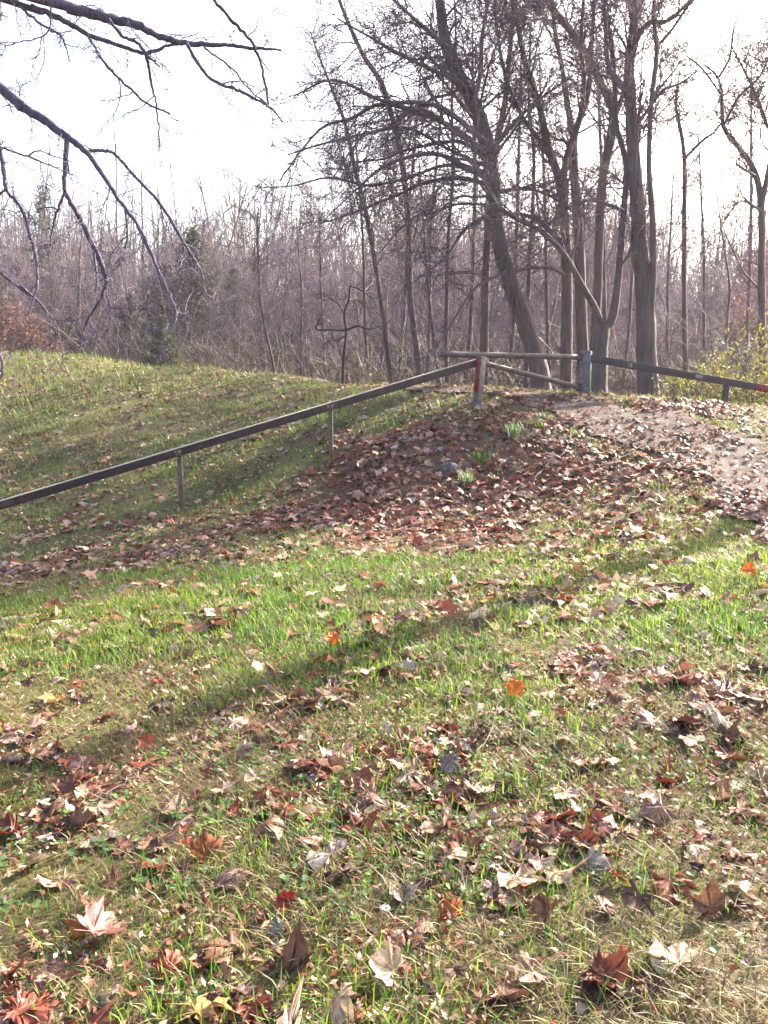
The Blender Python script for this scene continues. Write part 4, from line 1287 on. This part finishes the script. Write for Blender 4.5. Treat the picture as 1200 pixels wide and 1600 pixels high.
# ------------------------------------------------------------------ fallen leaves
def leaf_proto(kind, seed, fine=True):
    """Lobed leaf lying in x,y with its stalk at the origin, about 1 long; folded along its veins and curled."""
    r = np.random.default_rng(seed)
    if kind == 'maple':
        tips = [(-62, 0.42), (-8, 0.78), (40, 0.93), (90, 1.02), (140, 0.93), (188, 0.78), (242, 0.42)]
        deep = [0.32, 0.62, 0.70, 0.70, 0.62, 0.32]
    elif kind == 'sycamore':
        tips = [(-25, 0.70), (32, 0.92), (90, 1.0), (148, 0.92), (205, 0.70)]
        deep = [0.62, 0.74, 0.74, 0.62]
    else:
        tips = [(20, 0.35), (48, 0.62), (72, 0.88), (90, 1.1), (108, 0.88), (132, 0.62), (160, 0.35)]
        deep = [0.30, 0.48, 0.78, 0.78, 0.48, 0.30]
    out = []
    tips = [(a + r.normal(0, 3), l * r.uniform(0.9, 1.08)) for a, l in tips]
    for i, (a, l) in enumerate(tips):
        if fine:
            for da, lr_ in ((-13, 0.74), (-8, 0.80), (-5, 0.78)):
                out.append((a + da, l * lr_ * r.uniform(0.92, 1.08), 0))
            out.append((a, l, 1))
            for da, lr_ in ((5, 0.78), (8, 0.80), (13, 0.74)):
                out.append((a + da, l * lr_ * r.uniform(0.92, 1.08), 0))
        elif fine is False:
            out.append((a - 9, l * 0.74, 0))
            out.append((a, l, 1))
            out.append((a + 9, l * 0.74, 0))
        else:
            out.append((a, l, 1))
        if i < len(tips) - 1:
            a2, l2 = tips[i + 1]
            out.append(((a + a2) / 2, deep[i] * r.uniform(0.92, 1.08), -1))
    out = sorted(out) if kind == 'oval' else out
    n = len(out)
    A = np.radians([o[0] for o in out])
    Rr = np.array([o[1] for o in out])
    if fine is not None:
        Rr = Rr * np.where(r.random(n) < 0.13, r.uniform(0.5, 0.85, n), 1.0)      # torn edges
    vein = np.array([o[2] for o in out])
    rings = [0.38, 0.72, 1.0] if fine else [0.6, 1.0] if fine is False else [1.0]
    V = [np.zeros(3)]
    cup = r.uniform(-0.5, 0.9)
    roll = r.uniform(-0.9, 1.5)
    ph = r.uniform(0, 6.28)
    tipcurl = r.uniform(-0.7, 0.8)
    bend = r.uniform(-0.5, 0.8)
    ax = r.uniform(0, 3.14)
    for f in rings:
        for a, l, v in zip(A, Rr, vein):
            x, y = math.cos(a) * l * f, math.sin(a) * l * f
            rad = l * f
            z = cup * rad * rad * 0.35 + roll * x * x * 0.55 + tipcurl * max(0, rad - 0.5) ** 2 * 1.2
            z += 0.05 * f * (-1 if v == 1 else (1 if v == 0 else 0.3)) + 0.11 * math.sin(3 * a + ph) * rad + 0.07 * math.sin(7 * a + 2 * ph) * rad * f + r.normal(0, 0.035 * f)
            z += bend * (x * math.cos(ax) + y * math.sin(ax)) ** 2 * 0.7
            V.append(np.array([x * (1 - 0.22 * abs(roll)) + r.normal(0, 0.015), y + r.normal(0, 0.015), z]))
    V = np.array(V)
    V[:, 1] -= 0.35
    F = []
    for i in range(n - 1):
        F.append((0, 1 + i, 2 + i))
        for k in range(len(rings) - 1):
            b0_, b1_ = 1 + k * n, 1 + (k + 1) * n
            F.append((b0_ + i, b1_ + i, b1_ + i + 1))
            F.append((b0_ + i, b1_ + i + 1, b0_ + i + 1))
    V, F = list(V), list(F)
    if fine:    # the stalk
        b = len(V)
        s = np.array([[0, -0.35, 0.0], [0.03, -0.6, 0.04], [0.1, -0.95, 0.10]])
        w = np.array([[0.012, 0, 0]])
        for p in s:
            V += [p - w[0], p + w[0]]
        F += [(b, b + 1, b + 3), (b, b + 3, b + 2), (b + 2, b + 3, b + 5), (b + 2, b + 5, b + 4)]
    V = np.array(V)
    V[:, 2] -= np.percentile(V[:, 2], 20)
    V *= 1.0 / 1.35
    return V, np.array(F)


KINDS_ = ['maple', 'maple', 'sycamore', 'sycamore', 'maple', 'oval', 'sycamore', 'maple', 'maple', 'oval', 'sycamore', 'oval', 'maple', 'sycamore', 'oval', 'sycamore']
FINE = [leaf_proto(k, 100 + i, True) for i, k in enumerate(KINDS_)]
COARSE = [leaf_proto(k, 200 + i, False) for i, k in enumerate(KINDS_)]
SIMPLE = [leaf_proto(k, 300 + i, None) for i, k in enumerate(KINDS_)]
FINE_ME = [mesh_from('fallen_leaf', v, f, M_LEAF, None, False) for v, f in FINE]
SHADES = [  # name, colour, how common
    ('pale tan', (0.50, 0.36, 0.26), 0.15), ('pinkish tan', (0.42, 0.255, 0.20), 0.20), ('brown', (0.22, 0.105, 0.065), 0.26),
    ('red-brown', (0.22, 0.06, 0.035), 0.17), ('dark brown', (0.09, 0.045, 0.035), 0.17), ('greyish', (0.33, 0.27, 0.25), 0.04), ('golden', (0.40, 0.26, 0.10), 0.01)]
SH_P = np.array([s[2] for s in SHADES])
SH_C = np.array([s[1] for s in SHADES])


def in_view(x, y, marg=1.0, grow=0.56):
    return np.abs(x) < grow * y + marg


cand = []
for y0, y1, base, dens in ((1.2, 3.0, 400, 300), (3.0, 6.0, 340, 270), (6.0, 9.0, 120, 250), (9.0, 14.5, 34, 270), (14.5, 32.0, 28, 60)):
    xr = 0.56 * y1 + 1.2
    area = 2 * xr * (y1 - y0)
    n = int(area * (base + dens))
    x = rng.uniform(-xr, xr, n)
    y = rng.uniform(y0, y1, n)
    L = leafness(x, y)
    cl = smooth(0.42, 0.66, fbm(x * 1.6, y * 1.6, 21))
    pth = pathness(x, y)
    onp = np.clip(pth * 3, 0, 1) * (y > 5)
    want = base * (0.22 + 1.6 * cl) + dens * L * (0.30 + 0.9 * cl) * (1 - 0.8 * onp) + 42 * onp * (0.15 + 1.5 * cl)
    far_left = 0.1 * smooth(-3, -9, x) * smooth(11, 16, y)
    want = want * (1 - 0.75 * far_left) * (1 - 0.5 * np.exp(-((pth + 0.18) / 0.16) ** 2) * (y > 7))
    ok = (rng.random(n) < want / (base + dens)) & in_view(x, y, 1.2) & (wood(x, y) < 0.6)
    cand.append(np.c_[x, y, L, onp][ok])
cand = np.concatenate(cand)
nl = len(cand)
ls = 0.028 + 0.135 * rng.random(nl) ** 2.3
ls[cand[:, 1] > 6] = rng.uniform(0.07, 0.15, (cand[:, 1] > 6).sum())
ls[cand[:, 3] > 0.5] *= 0.8
shade = rng.choice(len(SHADES), nl, p=SH_P / SH_P.sum())
inm = (cand[:, 2] > 0.35) & (rng.random(nl) < 0.7)
shade[inm] = rng.choice([1, 2, 3, 4], inm.sum(), p=[0.18, 0.34, 0.28, 0.20])      # browner drift on the bank; its darker mix also holds tree shade
lz = H(cand[:, 0], cand[:, 1])
kind_i = rng.integers(len(FINE), size=nl)
yaw = rng.uniform(0, 6.283, nl)
tilt = np.abs(rng.normal(0, 0.26, nl)) + 0.03
tilt_az = rng.uniform(0, 6.283, nl)
flip = rng.random(nl) < 0.45
lift = rng.uniform(0.0, 0.022, nl) + 0.03 * cand[:, 2] * rng.random(nl)


def leaf_frames(x, y, yaw, tilt, az, flip):
    gx, gy = slope(x, y)
    N = np.c_[-gx, -gy, np.ones(len(x))]
    N /= np.linalg.norm(N, axis=1, keepdims=True)
    N = N + np.c_[np.cos(az), np.sin(az), np.zeros(len(x))] * np.tan(np.minimum(tilt, 1.25))[:, None]
    N /= np.linalg.norm(N, axis=1, keepdims=True)
    X = np.c_[np.cos(yaw), np.sin(yaw), np.zeros(len(x))]
    X -= N * (X * N).sum(1, keepdims=True)
    X /= np.linalg.norm(X, axis=1, keepdims=True)
    sgn = np.where(flip, -1.0, 1.0)[:, None]
    N = N * sgn
    Yv = np.cross(N, X)
    return np.stack([X, Yv, N], -1)         # columns


lift += 0.036 * (cand[:, 3] > 0.3)
FR = leaf_frames(cand[:, 0], cand[:, 1], yaw, tilt, tilt_az, flip)
cpx, cpy, cd = project(np.c_[cand[:, 0], cand[:, 1], lz])
visible = (cpx > -20) & (cpx < 1220) & (cpy < 1620) & (cpy > 0)
app = np.where(visible, ls / cd, 0)

# leaves one can name in the photograph
HERO = [  # pixel, size, kind index, shade rgb, tilt, tilt azimuth, yaw, label
    (1045, 1508, 0.165, 2, (0.56, 0.43, 0.30), 0.15, -1.6, 0.4, 'large flat tan sycamore leaf with clear veins near the bottom right corner'),
    (1105, 1430, 0.145, 0, (0.20, 0.105, 0.065), 1.05, -1.4, 0.2, 'brown lobed leaf standing upright behind the large tan sycamore leaf'),
    (992, 1432, 0.13, 3, (0.13, 0.07, 0.055), 0.8, -1.5, 2.4, 'dark brown leaf with a straight edge beside a green grass tuft'),
    (322, 1342, 0.15, 4, (0.30, 0.10, 0.04), 0.95, -1.5, 0.1, 'long orange-brown leaf on edge with a ragged pale rim'),
    (122, 1280, 0.12, 6, (0.52, 0.42, 0.33), 0.5, 1.4, 0.3, 'curled pale leaf arched over a dark hollow at the left'),
    (515, 1196, 0.125, 0, (0.66, 0.54, 0.42), 0.1, 1.2, 1.0, 'bright pale maple leaf lying flat in the shadow band'),
    (565, 1180, 0.09, 1, (0.24, 0.07, 0.04), 0.4, -1.4, 2.0, 'red-brown leaf touching the bright pale maple leaf'),
    (443, 1425, 0.085, 7, (0.24, 0.03, 0.025), 0.9, -1.5, 1.5, 'deep crimson leaf at lower centre left'),
    (124, 1470, 0.10, 8, (0.34, 0.13, 0.04), 0.9, -1.6, 1.4, 'orange-brown leaf propped against a pale one at lower left'),
    (262, 1522, 0.11, 4, (0.26, 0.055, 0.03), 0.5, -1.2, 0.6, 'red leaf low at the left near the bottom edge'),
    (432, 1468, 0.10, 5, (0.33, 0.30, 0.31), 0.15, -1.6, 0.2, 'flat grey leaf below the crimson one'),
    (518, 1016, 0.085, 0, (0.72, 0.17, 0.02), 0.9, -1.5, 1.7, 'bright orange maple leaf in the middle of the grass'),
    (800, 1096, 0.10, 4, (0.74, 0.20, 0.03), 0.8, -1.5, 1.4, 'bright orange maple leaf right of centre beside a dark leaf'),
    (1165, 907, 0.12, 7, (0.72, 0.19, 0.03), 0.8, -1.5, 1.6, 'bright orange leaf at the right edge near the path'),
    (596, 1530, 0.15, 6, (0.60, 0.47, 0.33), 0.5, -1.0, 1.3, 'large pale curled leaf at the bottom centre among dry straw'),
    (702, 1432, 0.10, 1, (0.36, 0.09, 0.03), 0.7, -1.4, 0.4, 'red-orange leaf right of the small white flower'),
    (842, 1452, 0.13, 3, (0.18, 0.085, 0.05), 0.9, -1.5, 1.5, 'tall brown leaf on edge at lower right of centre'),
    (955, 1106, 0.11, 8, (0.16, 0.085, 0.06), 0.9, -1.5, 0.9, 'dark brown leaf standing beside a pale one at right'),
    (1075, 1165, 0.15, 2, (0.55, 0.41, 0.33), 0.1, 1.5, 0.8, 'wide pinkish leaf lying flat at the right'),
    (392, 1230, 0.105, 6, (0.54, 0.43, 0.32), 0.4, -1.4, 2.2, 'tan domed leaf left of the bright pale maple leaf'),
    (885, 1170, 0.14, 0, (0.54, 0.41, 0.32), 0.12, -1.2, 2.8, 'broad pale tan leaf right of centre'),
    (605, 1315, 0.10, 9, (0.30, 0.10, 0.05), 0.6, -1.4, 0.7, 'small rusty oval leaf at the centre of the foreground'),
    (1150, 1400, 0.11, 2, (0.52, 0.40, 0.33), 0.3, 1.2, 1.2, 'pale leaf in the shade at the right edge of the foreground'),
    (820, 1545, 0.13, 6, (0.42, 0.28, 0.22), 0.3, -1.2, 2.1, 'pinkish brown leaf at the bottom edge right of centre'),
]
used_pts = []
for hx_, hy_, sz, ki, rgb, tl, az, yw, lab in HERO:
    p = G(hx_, hy_)
    M3 = leaf_frames(p[:1], p[1:2], np.array([yw]), np.array([tl]), np.array([az]), np.array([False]))[0]
    o = obj('fallen_leaf', FINE_ME[ki])
    orange = rgb[0] > 0.6 and rgb[1] < 0.3
    sz *= 1.2 if orange else 0.88
    tl *= 0.85
    off = 0.022 + 0.27 * sz * math.sin(tl) + (0.03 if orange else 0)
    o.matrix_world = Matrix.Translation((p[0], p[1], float(H(p[0], p[1])) + off)) @ (Matrix(M3.tolist()).to_4x4() @ Matrix.Scale(sz, 4))
    o.color = (*rgb, 1)
    tag(o, lab, 'leaf')
    used_pts.append(p)
U_ = np.array(used_pts)
clear = np.ones(nl, bool)
for p in U_:
    clear &= np.hypot(cand[:, 0] - p[0], cand[:, 1] - p[1]) > 0.07
app = np.where(clear, app, 0)

N_IND = 300 - len(HERO)
order = np.argsort(-app)[:N_IND]
single = np.zeros(nl, bool)
single[order] = True
for i in order:
    sn = SHADES[shade[i]][0]
    form = ('upended' if tilt[i] > 0.75 else 'tilted' if tilt[i] > 0.35 else 'flat')
    col_ = 'left' if cpx[i] < 300 else 'centre left' if cpx[i] < 600 else 'centre right' if cpx[i] < 900 else 'right'
    row = 'at the bottom edge' if cpy[i] > 1480 else 'in the near foreground' if cpy[i] > 1330 else 'in the foreground' if cpy[i] > 1180 else 'in the grass further up'
    size_w = 'large' if ls[i] > 0.115 else 'middling' if ls[i] > 0.085 else 'small'
    kd = KINDS_[kind_i[i]]
    lab = f'{size_w} {form} {sn} {kd} leaf {row}, {col_}'
    o = obj('fallen_leaf', FINE_ME[kind_i[i]])
    o.matrix_world = Matrix.Translation((cand[i, 0], cand[i, 1], lz[i] + lift[i] + 0.25 * ls[i] * math.sin(min(tilt[i], 1.2)))) @ (Matrix(FR[i].tolist()).to_4x4() @ Matrix.Scale(float(ls[i]), 4))
    c = SH_C[shade[i]] * rng.uniform(0.75, 1.25) * rng.uniform(0.93, 1.07, 3)
    o.color = (*c, 1)
    tag(o, lab, 'leaf', lab + ' group')

lit = Acc()
for mult, tier in ((1, 'near'), (1, 'far')):
    sel0 = (~single) & clear & ((cd < 4.9) if tier == 'near' else (cd >= 4.9))
    for k in range(len(FINE)):
        Vp, Fp = (COARSE if tier == 'near' else SIMPLE)[k]
        s = np.nonzero(sel0 & (kind_i == k))[0]
        if not len(s):
            continue
        P = np.einsum('nij,vj->nvi', FR[s] * ls[s][:, None, None], Vp)
        P += np.c_[cand[s, :2], lz[s] + lift[s] + 0.25 * ls[s] * np.sin(np.minimum(tilt[s], 1.2))][:, None, :]
        F = (np.arange(len(s)) * len(Vp))[:, None, None] + Fp[None]
        C = SH_C[shade[s]] * rng.uniform(0.7, 1.3, (len(s), 1)) * rng.uniform(0.93, 1.07, (len(s), 3))
        lit.add(P.reshape(-1, 3), F.reshape(-1, 3), None, np.repeat(np.c_[C, np.ones(len(s))], len(Vp), axis=0))
# crumbs of broken leaves close by
for n, ya, yb, sz in ((30000, 1.2, 4.0, 0.013), (22000, 4.0, 8.0, 0.018), (14000, 8.0, 16.0, 0.032)):
    y = rng.uniform(ya, yb, n)
    x = rng.uniform(-1, 1, n) * (0.56 * y + 0.9)
    ok = (rng.random(n) < 0.25 + 0.9 * smooth(0.4, 0.65, fbm(x * 1.7, y * 1.7, 23)) + leafness(x, y)) & (wood(x, y) < 0.5)
    x, y = x[ok], y[ok]
    P = np.c_[x, y, H(x, y) + rng.uniform(0.004, 0.03, len(x)) + 0.036 * ((pathness(x, y) > 0.12) & (y > 5))]
    leaf_cards(lit, P, None, sz, [s[1] for s in SHADES[:5]], 0.5)
lo = obj('leaf_litter', lit.mesh('leaf_litter', M_LEAVES, False))
tag(lo, 'carpet of fallen brown leaves over bank, path and grass', 'leaves', None, 'stuff')


# ------------------------------------------------------------------ grass
def blades(x, y, length, width, lean, cols, segs=2, lift_=-0.004):
    n = len(x)
    z = H(x, y) + lift_
    az = rng.uniform(0, 6.283, n)
    D = np.c_[np.cos(az), np.sin(az)]
    Wd = np.c_[-D[:, 1], D[:, 0]] * (width / 2)[:, None]
    up = length * np.cos(lean)
    out = length * np.sin(lean)
    b = np.c_[x, y, z]
    Wz = np.c_[Wd, np.zeros(n)]
    if segs == 2:
        m = b + np.c_[D * (out * 0.35)[:, None], up * 0.62]
        t = b + np.c_[D * out[:, None], up]
        V = np.stack([b - Wz, b + Wz, m + Wz * 0.8, m - Wz * 0.8, t], 1)
        F4 = np.array([[0, 1, 2, 3]])
        F3 = np.array([[3, 2, 4]])
        k = 5
    else:
        t = b + np.c_[D * out[:, None], up]
        V = np.stack([b - Wz, b + Wz, t], 1)
        F4 = np.zeros((0, 4), int)
        F3 = np.array([[0, 1, 2]])
        k = 3
    o = (np.arange(n) * k)[:, None, None]
    return V.reshape(-1, 3), (o + F3[None]).reshape(-1, 3), (o + F4[None]).reshape(-1, 4) if len(F4) else None, np.repeat(np.c_[cols, np.ones(n)], k, axis=0)


GREENS = np.array([(0.095, 0.21, 0.018), (0.14, 0.26, 0.022), (0.06, 0.145, 0.020), (0.21, 0.29, 0.03), (0.13, 0.22, 0.09)])
STRAW = np.array([(0.30, 0.22, 0.115), (0.20, 0.14, 0.08), (0.42, 0.34, 0.19), (0.13, 0.085, 0.055)])


def greenness(x, y):
    """How thick the green grass stands."""
    g = 0.10 + 0.95 * smooth(0.40, 0.64, fbm(x * 0.95, y * 0.95, 51)) * (0.55 + 0.6 * smooth(0.35, 0.65, fbm(x * 3.5, y * 3.5, 61)))
    band = np.exp(-((y - 5.6 - 0.15 * x) / 1.7) ** 2)            # the fresh green swath across the middle
    g = g * (0.50 + 0.75 * band) + 0.30 * band * smooth(0.3, 0.55, fbm(x * 1.7, y * 1.7, 57))
    g = g + 0.22 * smooth(9, 11, y) * smooth(1, -2, x)            # the left bank
    pe = pathness(x, y)
    L = leafness(x, y) * (1 - 0.7 * np.exp(-((pe + 0.18) / 0.16) ** 2) * (y > 7))
    g = g + 0.4 * np.exp(-((pe + 0.18) / 0.16) ** 2) * (y > 7)            # verge of the path
    g = g * (1 - 0.78 * L) * (1 - np.clip(pathness(x, y) * 4, 0, 1) * (y > 5)) * (1 - wood(x, y))
    return np.clip(g, 0, 1.3)


gr, dg = Acc(), Acc()
for y0, y1, n_m2, ln, wd, segs in ((1.1, 2.6, 6400, (0.025, 0.095), 0.0046, 2), (2.6, 4.5, 5000, (0.025, 0.095), 0.0050, 2), (4.5, 7.5, 4000, (0.03, 0.11), 0.0062, 2), (7.5, 12.0, 1700, (0.035, 0.12), 0.010, 1), (12.0, 19.0, 600, (0.04, 0.14), 0.017, 1), (19.0, 38.0, 170, (0.06, 0.20), 0.036, 1)):
    xr = 0.56 * y1 + 0.9
    n = int(2 * xr * (y1 - y0) * n_m2)
    x = rng.uniform(-xr, xr, n)
    y = rng.uniform(y0, y1, n)
    g = greenness(x, y)
    inv_ = in_view(x, y, 0.9)
    tuft = vnoise(x * 9, y * 9, 71)
    ok = (rng.random(n) < g * (0.35 + 0.9 * tuft)) & inv_
    xx, yy = x[ok], y[ok]
    m = len(xx)
    tall = 0.7 + 0.6 * vnoise(xx * 2.3, yy * 2.3, 81)
    if y0 >= 7:
        tall = tall * (1 + 0.5 * smooth(-4, -9, xx))
    c = GREENS[rng.integers(len(GREENS), size=m)] * rng.uniform(0.75, 1.3, (m, 1))
    yel = smooth(0.45, 0.7, fbm(xx * 0.5, yy * 0.5, 91))[:, None]
    c = c * (1 - 0.35 * yel) + c * np.array([1.8, 1.2, 1.1]) * 0.35 * yel
    lb = (smooth(11, 15, yy) * smooth(0, -4, xx))[:, None]
    c = c * (1 - lb) + (0.52 * c + 0.26 * STRAW[rng.integers(len(STRAW), size=m)]) * lb * 0.9
    gr.add(*blades(xx, yy, rng.uniform(*ln, m) * tall, np.full(m, wd), rng.uniform(0.15, 1.2, m), c, segs))
    # dead straw, mostly flattened
    ok = (rng.random(n) < 0.36 * (0.15 + 1.5 * smooth(0.35, 0.7, fbm(x * 1.3, y * 1.3, 33))) * (1 - 0.6 * leafness(x, y)) * (1 - wood(x, y)) * (1 - 0.8 * np.clip(pathness(x, y) * 4, 0, 1) * (y > 5))) & inv_
    xx, yy = x[ok], y[ok]
    m = len(xx)
    c = STRAW[rng.integers(len(STRAW), size=m)] * rng.uniform(0.75, 1.25, (m, 1))
    dg.add(*blades(xx, yy, rng.uniform(0.04, 0.12, m) * (1 if y0 < 12 else 1.3), np.full(m, wd * 0.8), rng.uniform(0.9, 1.5, m), c, segs if y0 < 2.6 else 1, 0.006))
for n, ya, yb, wd in ((45000, 1.1, 3.2, 0.0022), (36000, 3.2, 6.5, 0.0034)):
    y = rng.uniform(ya, yb, n)
    x = rng.uniform(-1, 1, n) * (0.56 * y + 0.9)
    ok = rng.random(n) < 0.25 + 1.2 * smooth(0.38, 0.62, fbm(x * 1.3, y * 1.3, 35))
    x, y = x[ok], y[ok]
    m = len(x)
    c = STRAW[rng.integers(len(STRAW), size=m)] * rng.uniform(0.5, 1.2, (m, 1))
    dg.add(*blades(x, y, rng.uniform(0.02, 0.07, m), np.full(m, wd), rng.uniform(1.2, 1.56, m), c, 1, 0.010))
go = obj('grass', gr.mesh('grass', M_GRASS, False))
tag(go, 'short green grass over the foreground and the slope', 'grass', None, 'stuff')
do = obj('dry_grass', dg.mesh('dry_grass', M_GRASS, False))
tag(do, 'flattened straw-coloured dead grass among the green', 'grass', None, 'stuff')

# clover and small round weeds in the near turf
cl_ = Acc()
n = 5200
y = rng.uniform(1.2, 3.6, n)
x = rng.uniform(-1, 1, n) * (0.56 * y + 0.8)
w_ = smooth(0.45, 0.6, fbm(x * 2.1, y * 2.1, 101)) * np.where(x < 0.4, 1, 0.5)
ok = rng.random(n) < w_
x, y = x[ok], y[ok]
n = len(x)
z = H(x, y) + rng.uniform(0.008, 0.035, n)
CG = np.array([(0.10, 0.19, 0.05), (0.15, 0.22, 0.05), (0.16, 0.22, 0.12), (0.08, 0.15, 0.05)])
for k in range(3):
    a = rng.uniform(0, 6.28, n) * 0 + k * 2.094 + x * 50
    r_ = rng.uniform(0.006, 0.012, n)
    cx, cy = x + np.cos(a) * r_, y + np.sin(a) * r_
    ang = np.linspace(0, 6.283, 6, endpoint=False)
    V = np.stack([np.c_[cx + np.cos(t) * r_ * 0.95, cy + np.sin(t) * r_ * 0.95, z + 0.3 * r_ * np.cos(t - a) + rng.normal(0, 0.001, n)] for t in ang], 1)
    C = CG[rng.integers(4, size=n)] * rng.uniform(0.8, 1.25, (n, 1))
    o_ = (np.arange(n) * 6)[:, None]
    cl_.add(V.reshape(-1, 3), None, np.concatenate([o_ + np.array([[0, 1, 2, 3]]), o_ + np.array([[0, 3, 4, 5]])]), np.repeat(np.c_[C, np.ones(n)], 6, axis=0))
co = obj('clover', cl_.mesh('clover', M_GRASS, False))
tag(co, 'patches of small round clover leaves in the nearest turf', 'clover', None, 'stuff')


# ------------------------------------------------------------------ small things on the bank
M_ROCK = paint_mat('grey_fieldstone', (0.07, 0.06, 0.06), (0.13, 0.115, 0.11), 0.5, 9.0, 0.0, 0.9)
rp = G(703, 738)
th, ph = np.meshgrid(np.linspace(0, np.pi, 13), np.linspace(0, 2 * np.pi, 20, endpoint=False), indexing='ij')
d = np.stack([np.sin(th) * np.cos(ph), np.sin(th) * np.sin(ph), np.cos(th)], -1).reshape(-1, 3)
bump = 1 + 0.35 * (vnoise(d[:, 0] * 2.1 + 5, d[:, 1] * 2.1 + d[:, 2] * 1.7, 4) - 0.5) + 0.14 * (vnoise(d[:, 0] * 5, d[:, 1] * 5 + d[:, 2] * 4, 6) - 0.5)
V = d * bump[:, None] * np.array([0.15, 0.12, 0.11])
i, j = np.meshgrid(np.arange(12), np.arange(20), indexing='ij')
f = np.stack([i * 20 + j, i * 20 + (j + 1) % 20, (i + 1) * 20 + (j + 1) % 20, (i + 1) * 20 + j], -1).reshape(-1, 4)
ro = obj('rock', mesh_from('rock', V, f[:, ::-1], M_ROCK, None, True), None, (rp[0], rp[1] + 0.05, float(H(rp[0], rp[1])) + 0.01))
tag(ro, 'grey rounded rock half sunk in the leaves beside a grass tuft', 'rock')


def stick(label, pts, w0, w1, mat, side=()):
    P = np.array([G(*p) for p in pts])
    P[:, 2] = H(P[:, 0], P[:, 1]) + 0.04
    Pc = catmull(P, 6)
    Pc[:, 2] += rng.normal(0, 0.006, len(Pc))
    a = Acc()
    a.tube(Pc, np.linspace(w0, w1, len(Pc)), 7, 0.15)
    for s in side:
        Q = np.array([G(*p) for p in s])
        Q[:, 2] = H(Q[:, 0], Q[:, 1]) + 0.05
        Q = catmull(Q, 4)
        a.tube(Q, np.linspace(w1 * 1.1, w1 * 0.5, len(Q)), 6, 0.1)
    o_ = P.mean(0)
    o = obj('fallen_branch', a.mesh('fallen_branch', mat, True, o_), None, o_)
    return tag(o, label, 'branch')


stick('long pale fallen branch lying up the leafy bank', [(785, 792), (806, 770), (835, 752), (858, 728), (882, 712), (890, 692)], 0.019, 0.009, M_BARK_FAR, [[(880, 712), (874, 692), (866, 678)], [(890, 692), (893, 672)]])
stick('short pale stick in the leaves at the foot of the bank', [(594, 822), (601, 808), (608, 798)], 0.013, 0.009, M_BARK_PALE)
stick('thin forked twig in the grass right of centre', [(745, 1190), (765, 1160), (778, 1110)], 0.004, 0.002, M_BARK_FAR, [[(765, 1160), (775, 1152), (790, 1150)]])
stick('straight thin twig lying at the left of the foreground', [(140, 1270), (180, 1250), (225, 1222)], 0.004, 0.0025, M_BARK_FAR)


def tuft(label, px, py, n, ln, wd, cols):
    p = G(px, py)
    x = rng.normal(0, 0.06, n)
    y = rng.normal(0, 0.05, n)
    V, F3, F4, C = blades(p[0] + x, p[1] + y, rng.uniform(*ln, n), np.full(n, wd), rng.uniform(0.2, 1.1, n), np.array(cols)[rng.integers(len(cols), size=n)] * rng.uniform(0.8, 1.2, (n, 1)))
    o = obj('grass_tuft', mesh_from('grass_tuft', V - p, [F3, F4], M_GRASS, C), None, p)
    return tag(o, label, 'grass tuft')


PALEG = ((0.30, 0.36, 0.24), (0.22, 0.30, 0.14), (0.14, 0.20, 0.05))
tuft('pale grass tuft beside the grey rock on the bank', 728, 757, 110, (0.10, 0.26), 0.014, PALEG)
tuft('green tuft just above the rock on the leafy bank', 752, 722, 70, (0.08, 0.20), 0.012, GREENS)
tuft('silvery green tuft high on the bank left of the path', 802, 682, 130, (0.10, 0.24), 0.016, PALEG)
tuft('green tuft at the upper corner of the bank', 838, 668, 60, (0.08, 0.18), 0.012, GREENS)
tuft('silvery tuft near the worn edge of the bank by the path', 848, 655, 50, (0.06, 0.14), 0.012, PALEG)

# the white flower head
M_PETAL = leafy_mat('white_petal', 'attr', 0.3, 0.6, 0.05)
fp = G(603, 1440)
a = Acc()
for k in range(11):
    t = k * 2 * math.pi / 11 + rng.normal(0, 0.08)
    dd = np.array([math.cos(t), math.sin(t) * 0.9, 0.15])
    ss = np.array([-math.sin(t), math.cos(t), 0.0])
    L = 0.017 * rng.uniform(0.85, 1.15)
    V = np.array([dd * 0.004, dd * L * 0.6 + ss * 0.0045, dd * L, dd * L * 0.6 - ss * 0.0045]) + np.array([0, 0, 0.045])
    a.add(V, None, [[0, 1, 2, 3]], (0.82, 0.82, 0.85, 1))
fl = thing('flower', 'tiny white flower head standing in the dry grass at lower centre', 'flower', fp)
obj('petals', a.mesh('petals', M_PETAL, False), fl)
a = Acc()
a.tube(np.array([[0.004, 0, -0.01], [0.002, 0, 0.02], [0, 0, 0.046]]), np.array([0.0014, 0.0012, 0.002]), 5)
obj('stem', a.mesh('stem', M_BARK_PALE, True), fl)

# ------------------------------------------------------------------ added lilac haze that imitates lens veil over the wood
bm_v = np.array([[x, y, z] for z in (-12.0, 40.0) for x, y in ((-1300, -500), (1300, -500), (1300, 2200), (-1300, 2200))], float)
bm_f = np.array([[0, 3, 2, 1], [4, 5, 6, 7], [0, 1, 5, 4], [1, 2, 6, 5], [2, 3, 7, 6], [3, 0, 4, 7]])
mh, nth, outh = new_mat('veil_haze_air')
pvn = nth.nodes.new('ShaderNodeVolumePrincipled')
pvn.inputs['Color'].default_value = (0.84, 0.79, 1.0, 1)
pvn.inputs['Density'].default_value = 0.0006
pvn.inputs['Anisotropy'].default_value = 0.35
nth.links.new(pvn.outputs[0], outh.inputs['Volume'])
hz_o = obj('haze', mesh_from('haze', bm_v, bm_f, mh))
tag(hz_o, 'thin lilac haze added to imitate lens veil', 'haze', None, 'stuff')
# print('TRIS', sum(len(p.vertices) - 2 for m_ in bpy.data.meshes for p in m_.polygons))
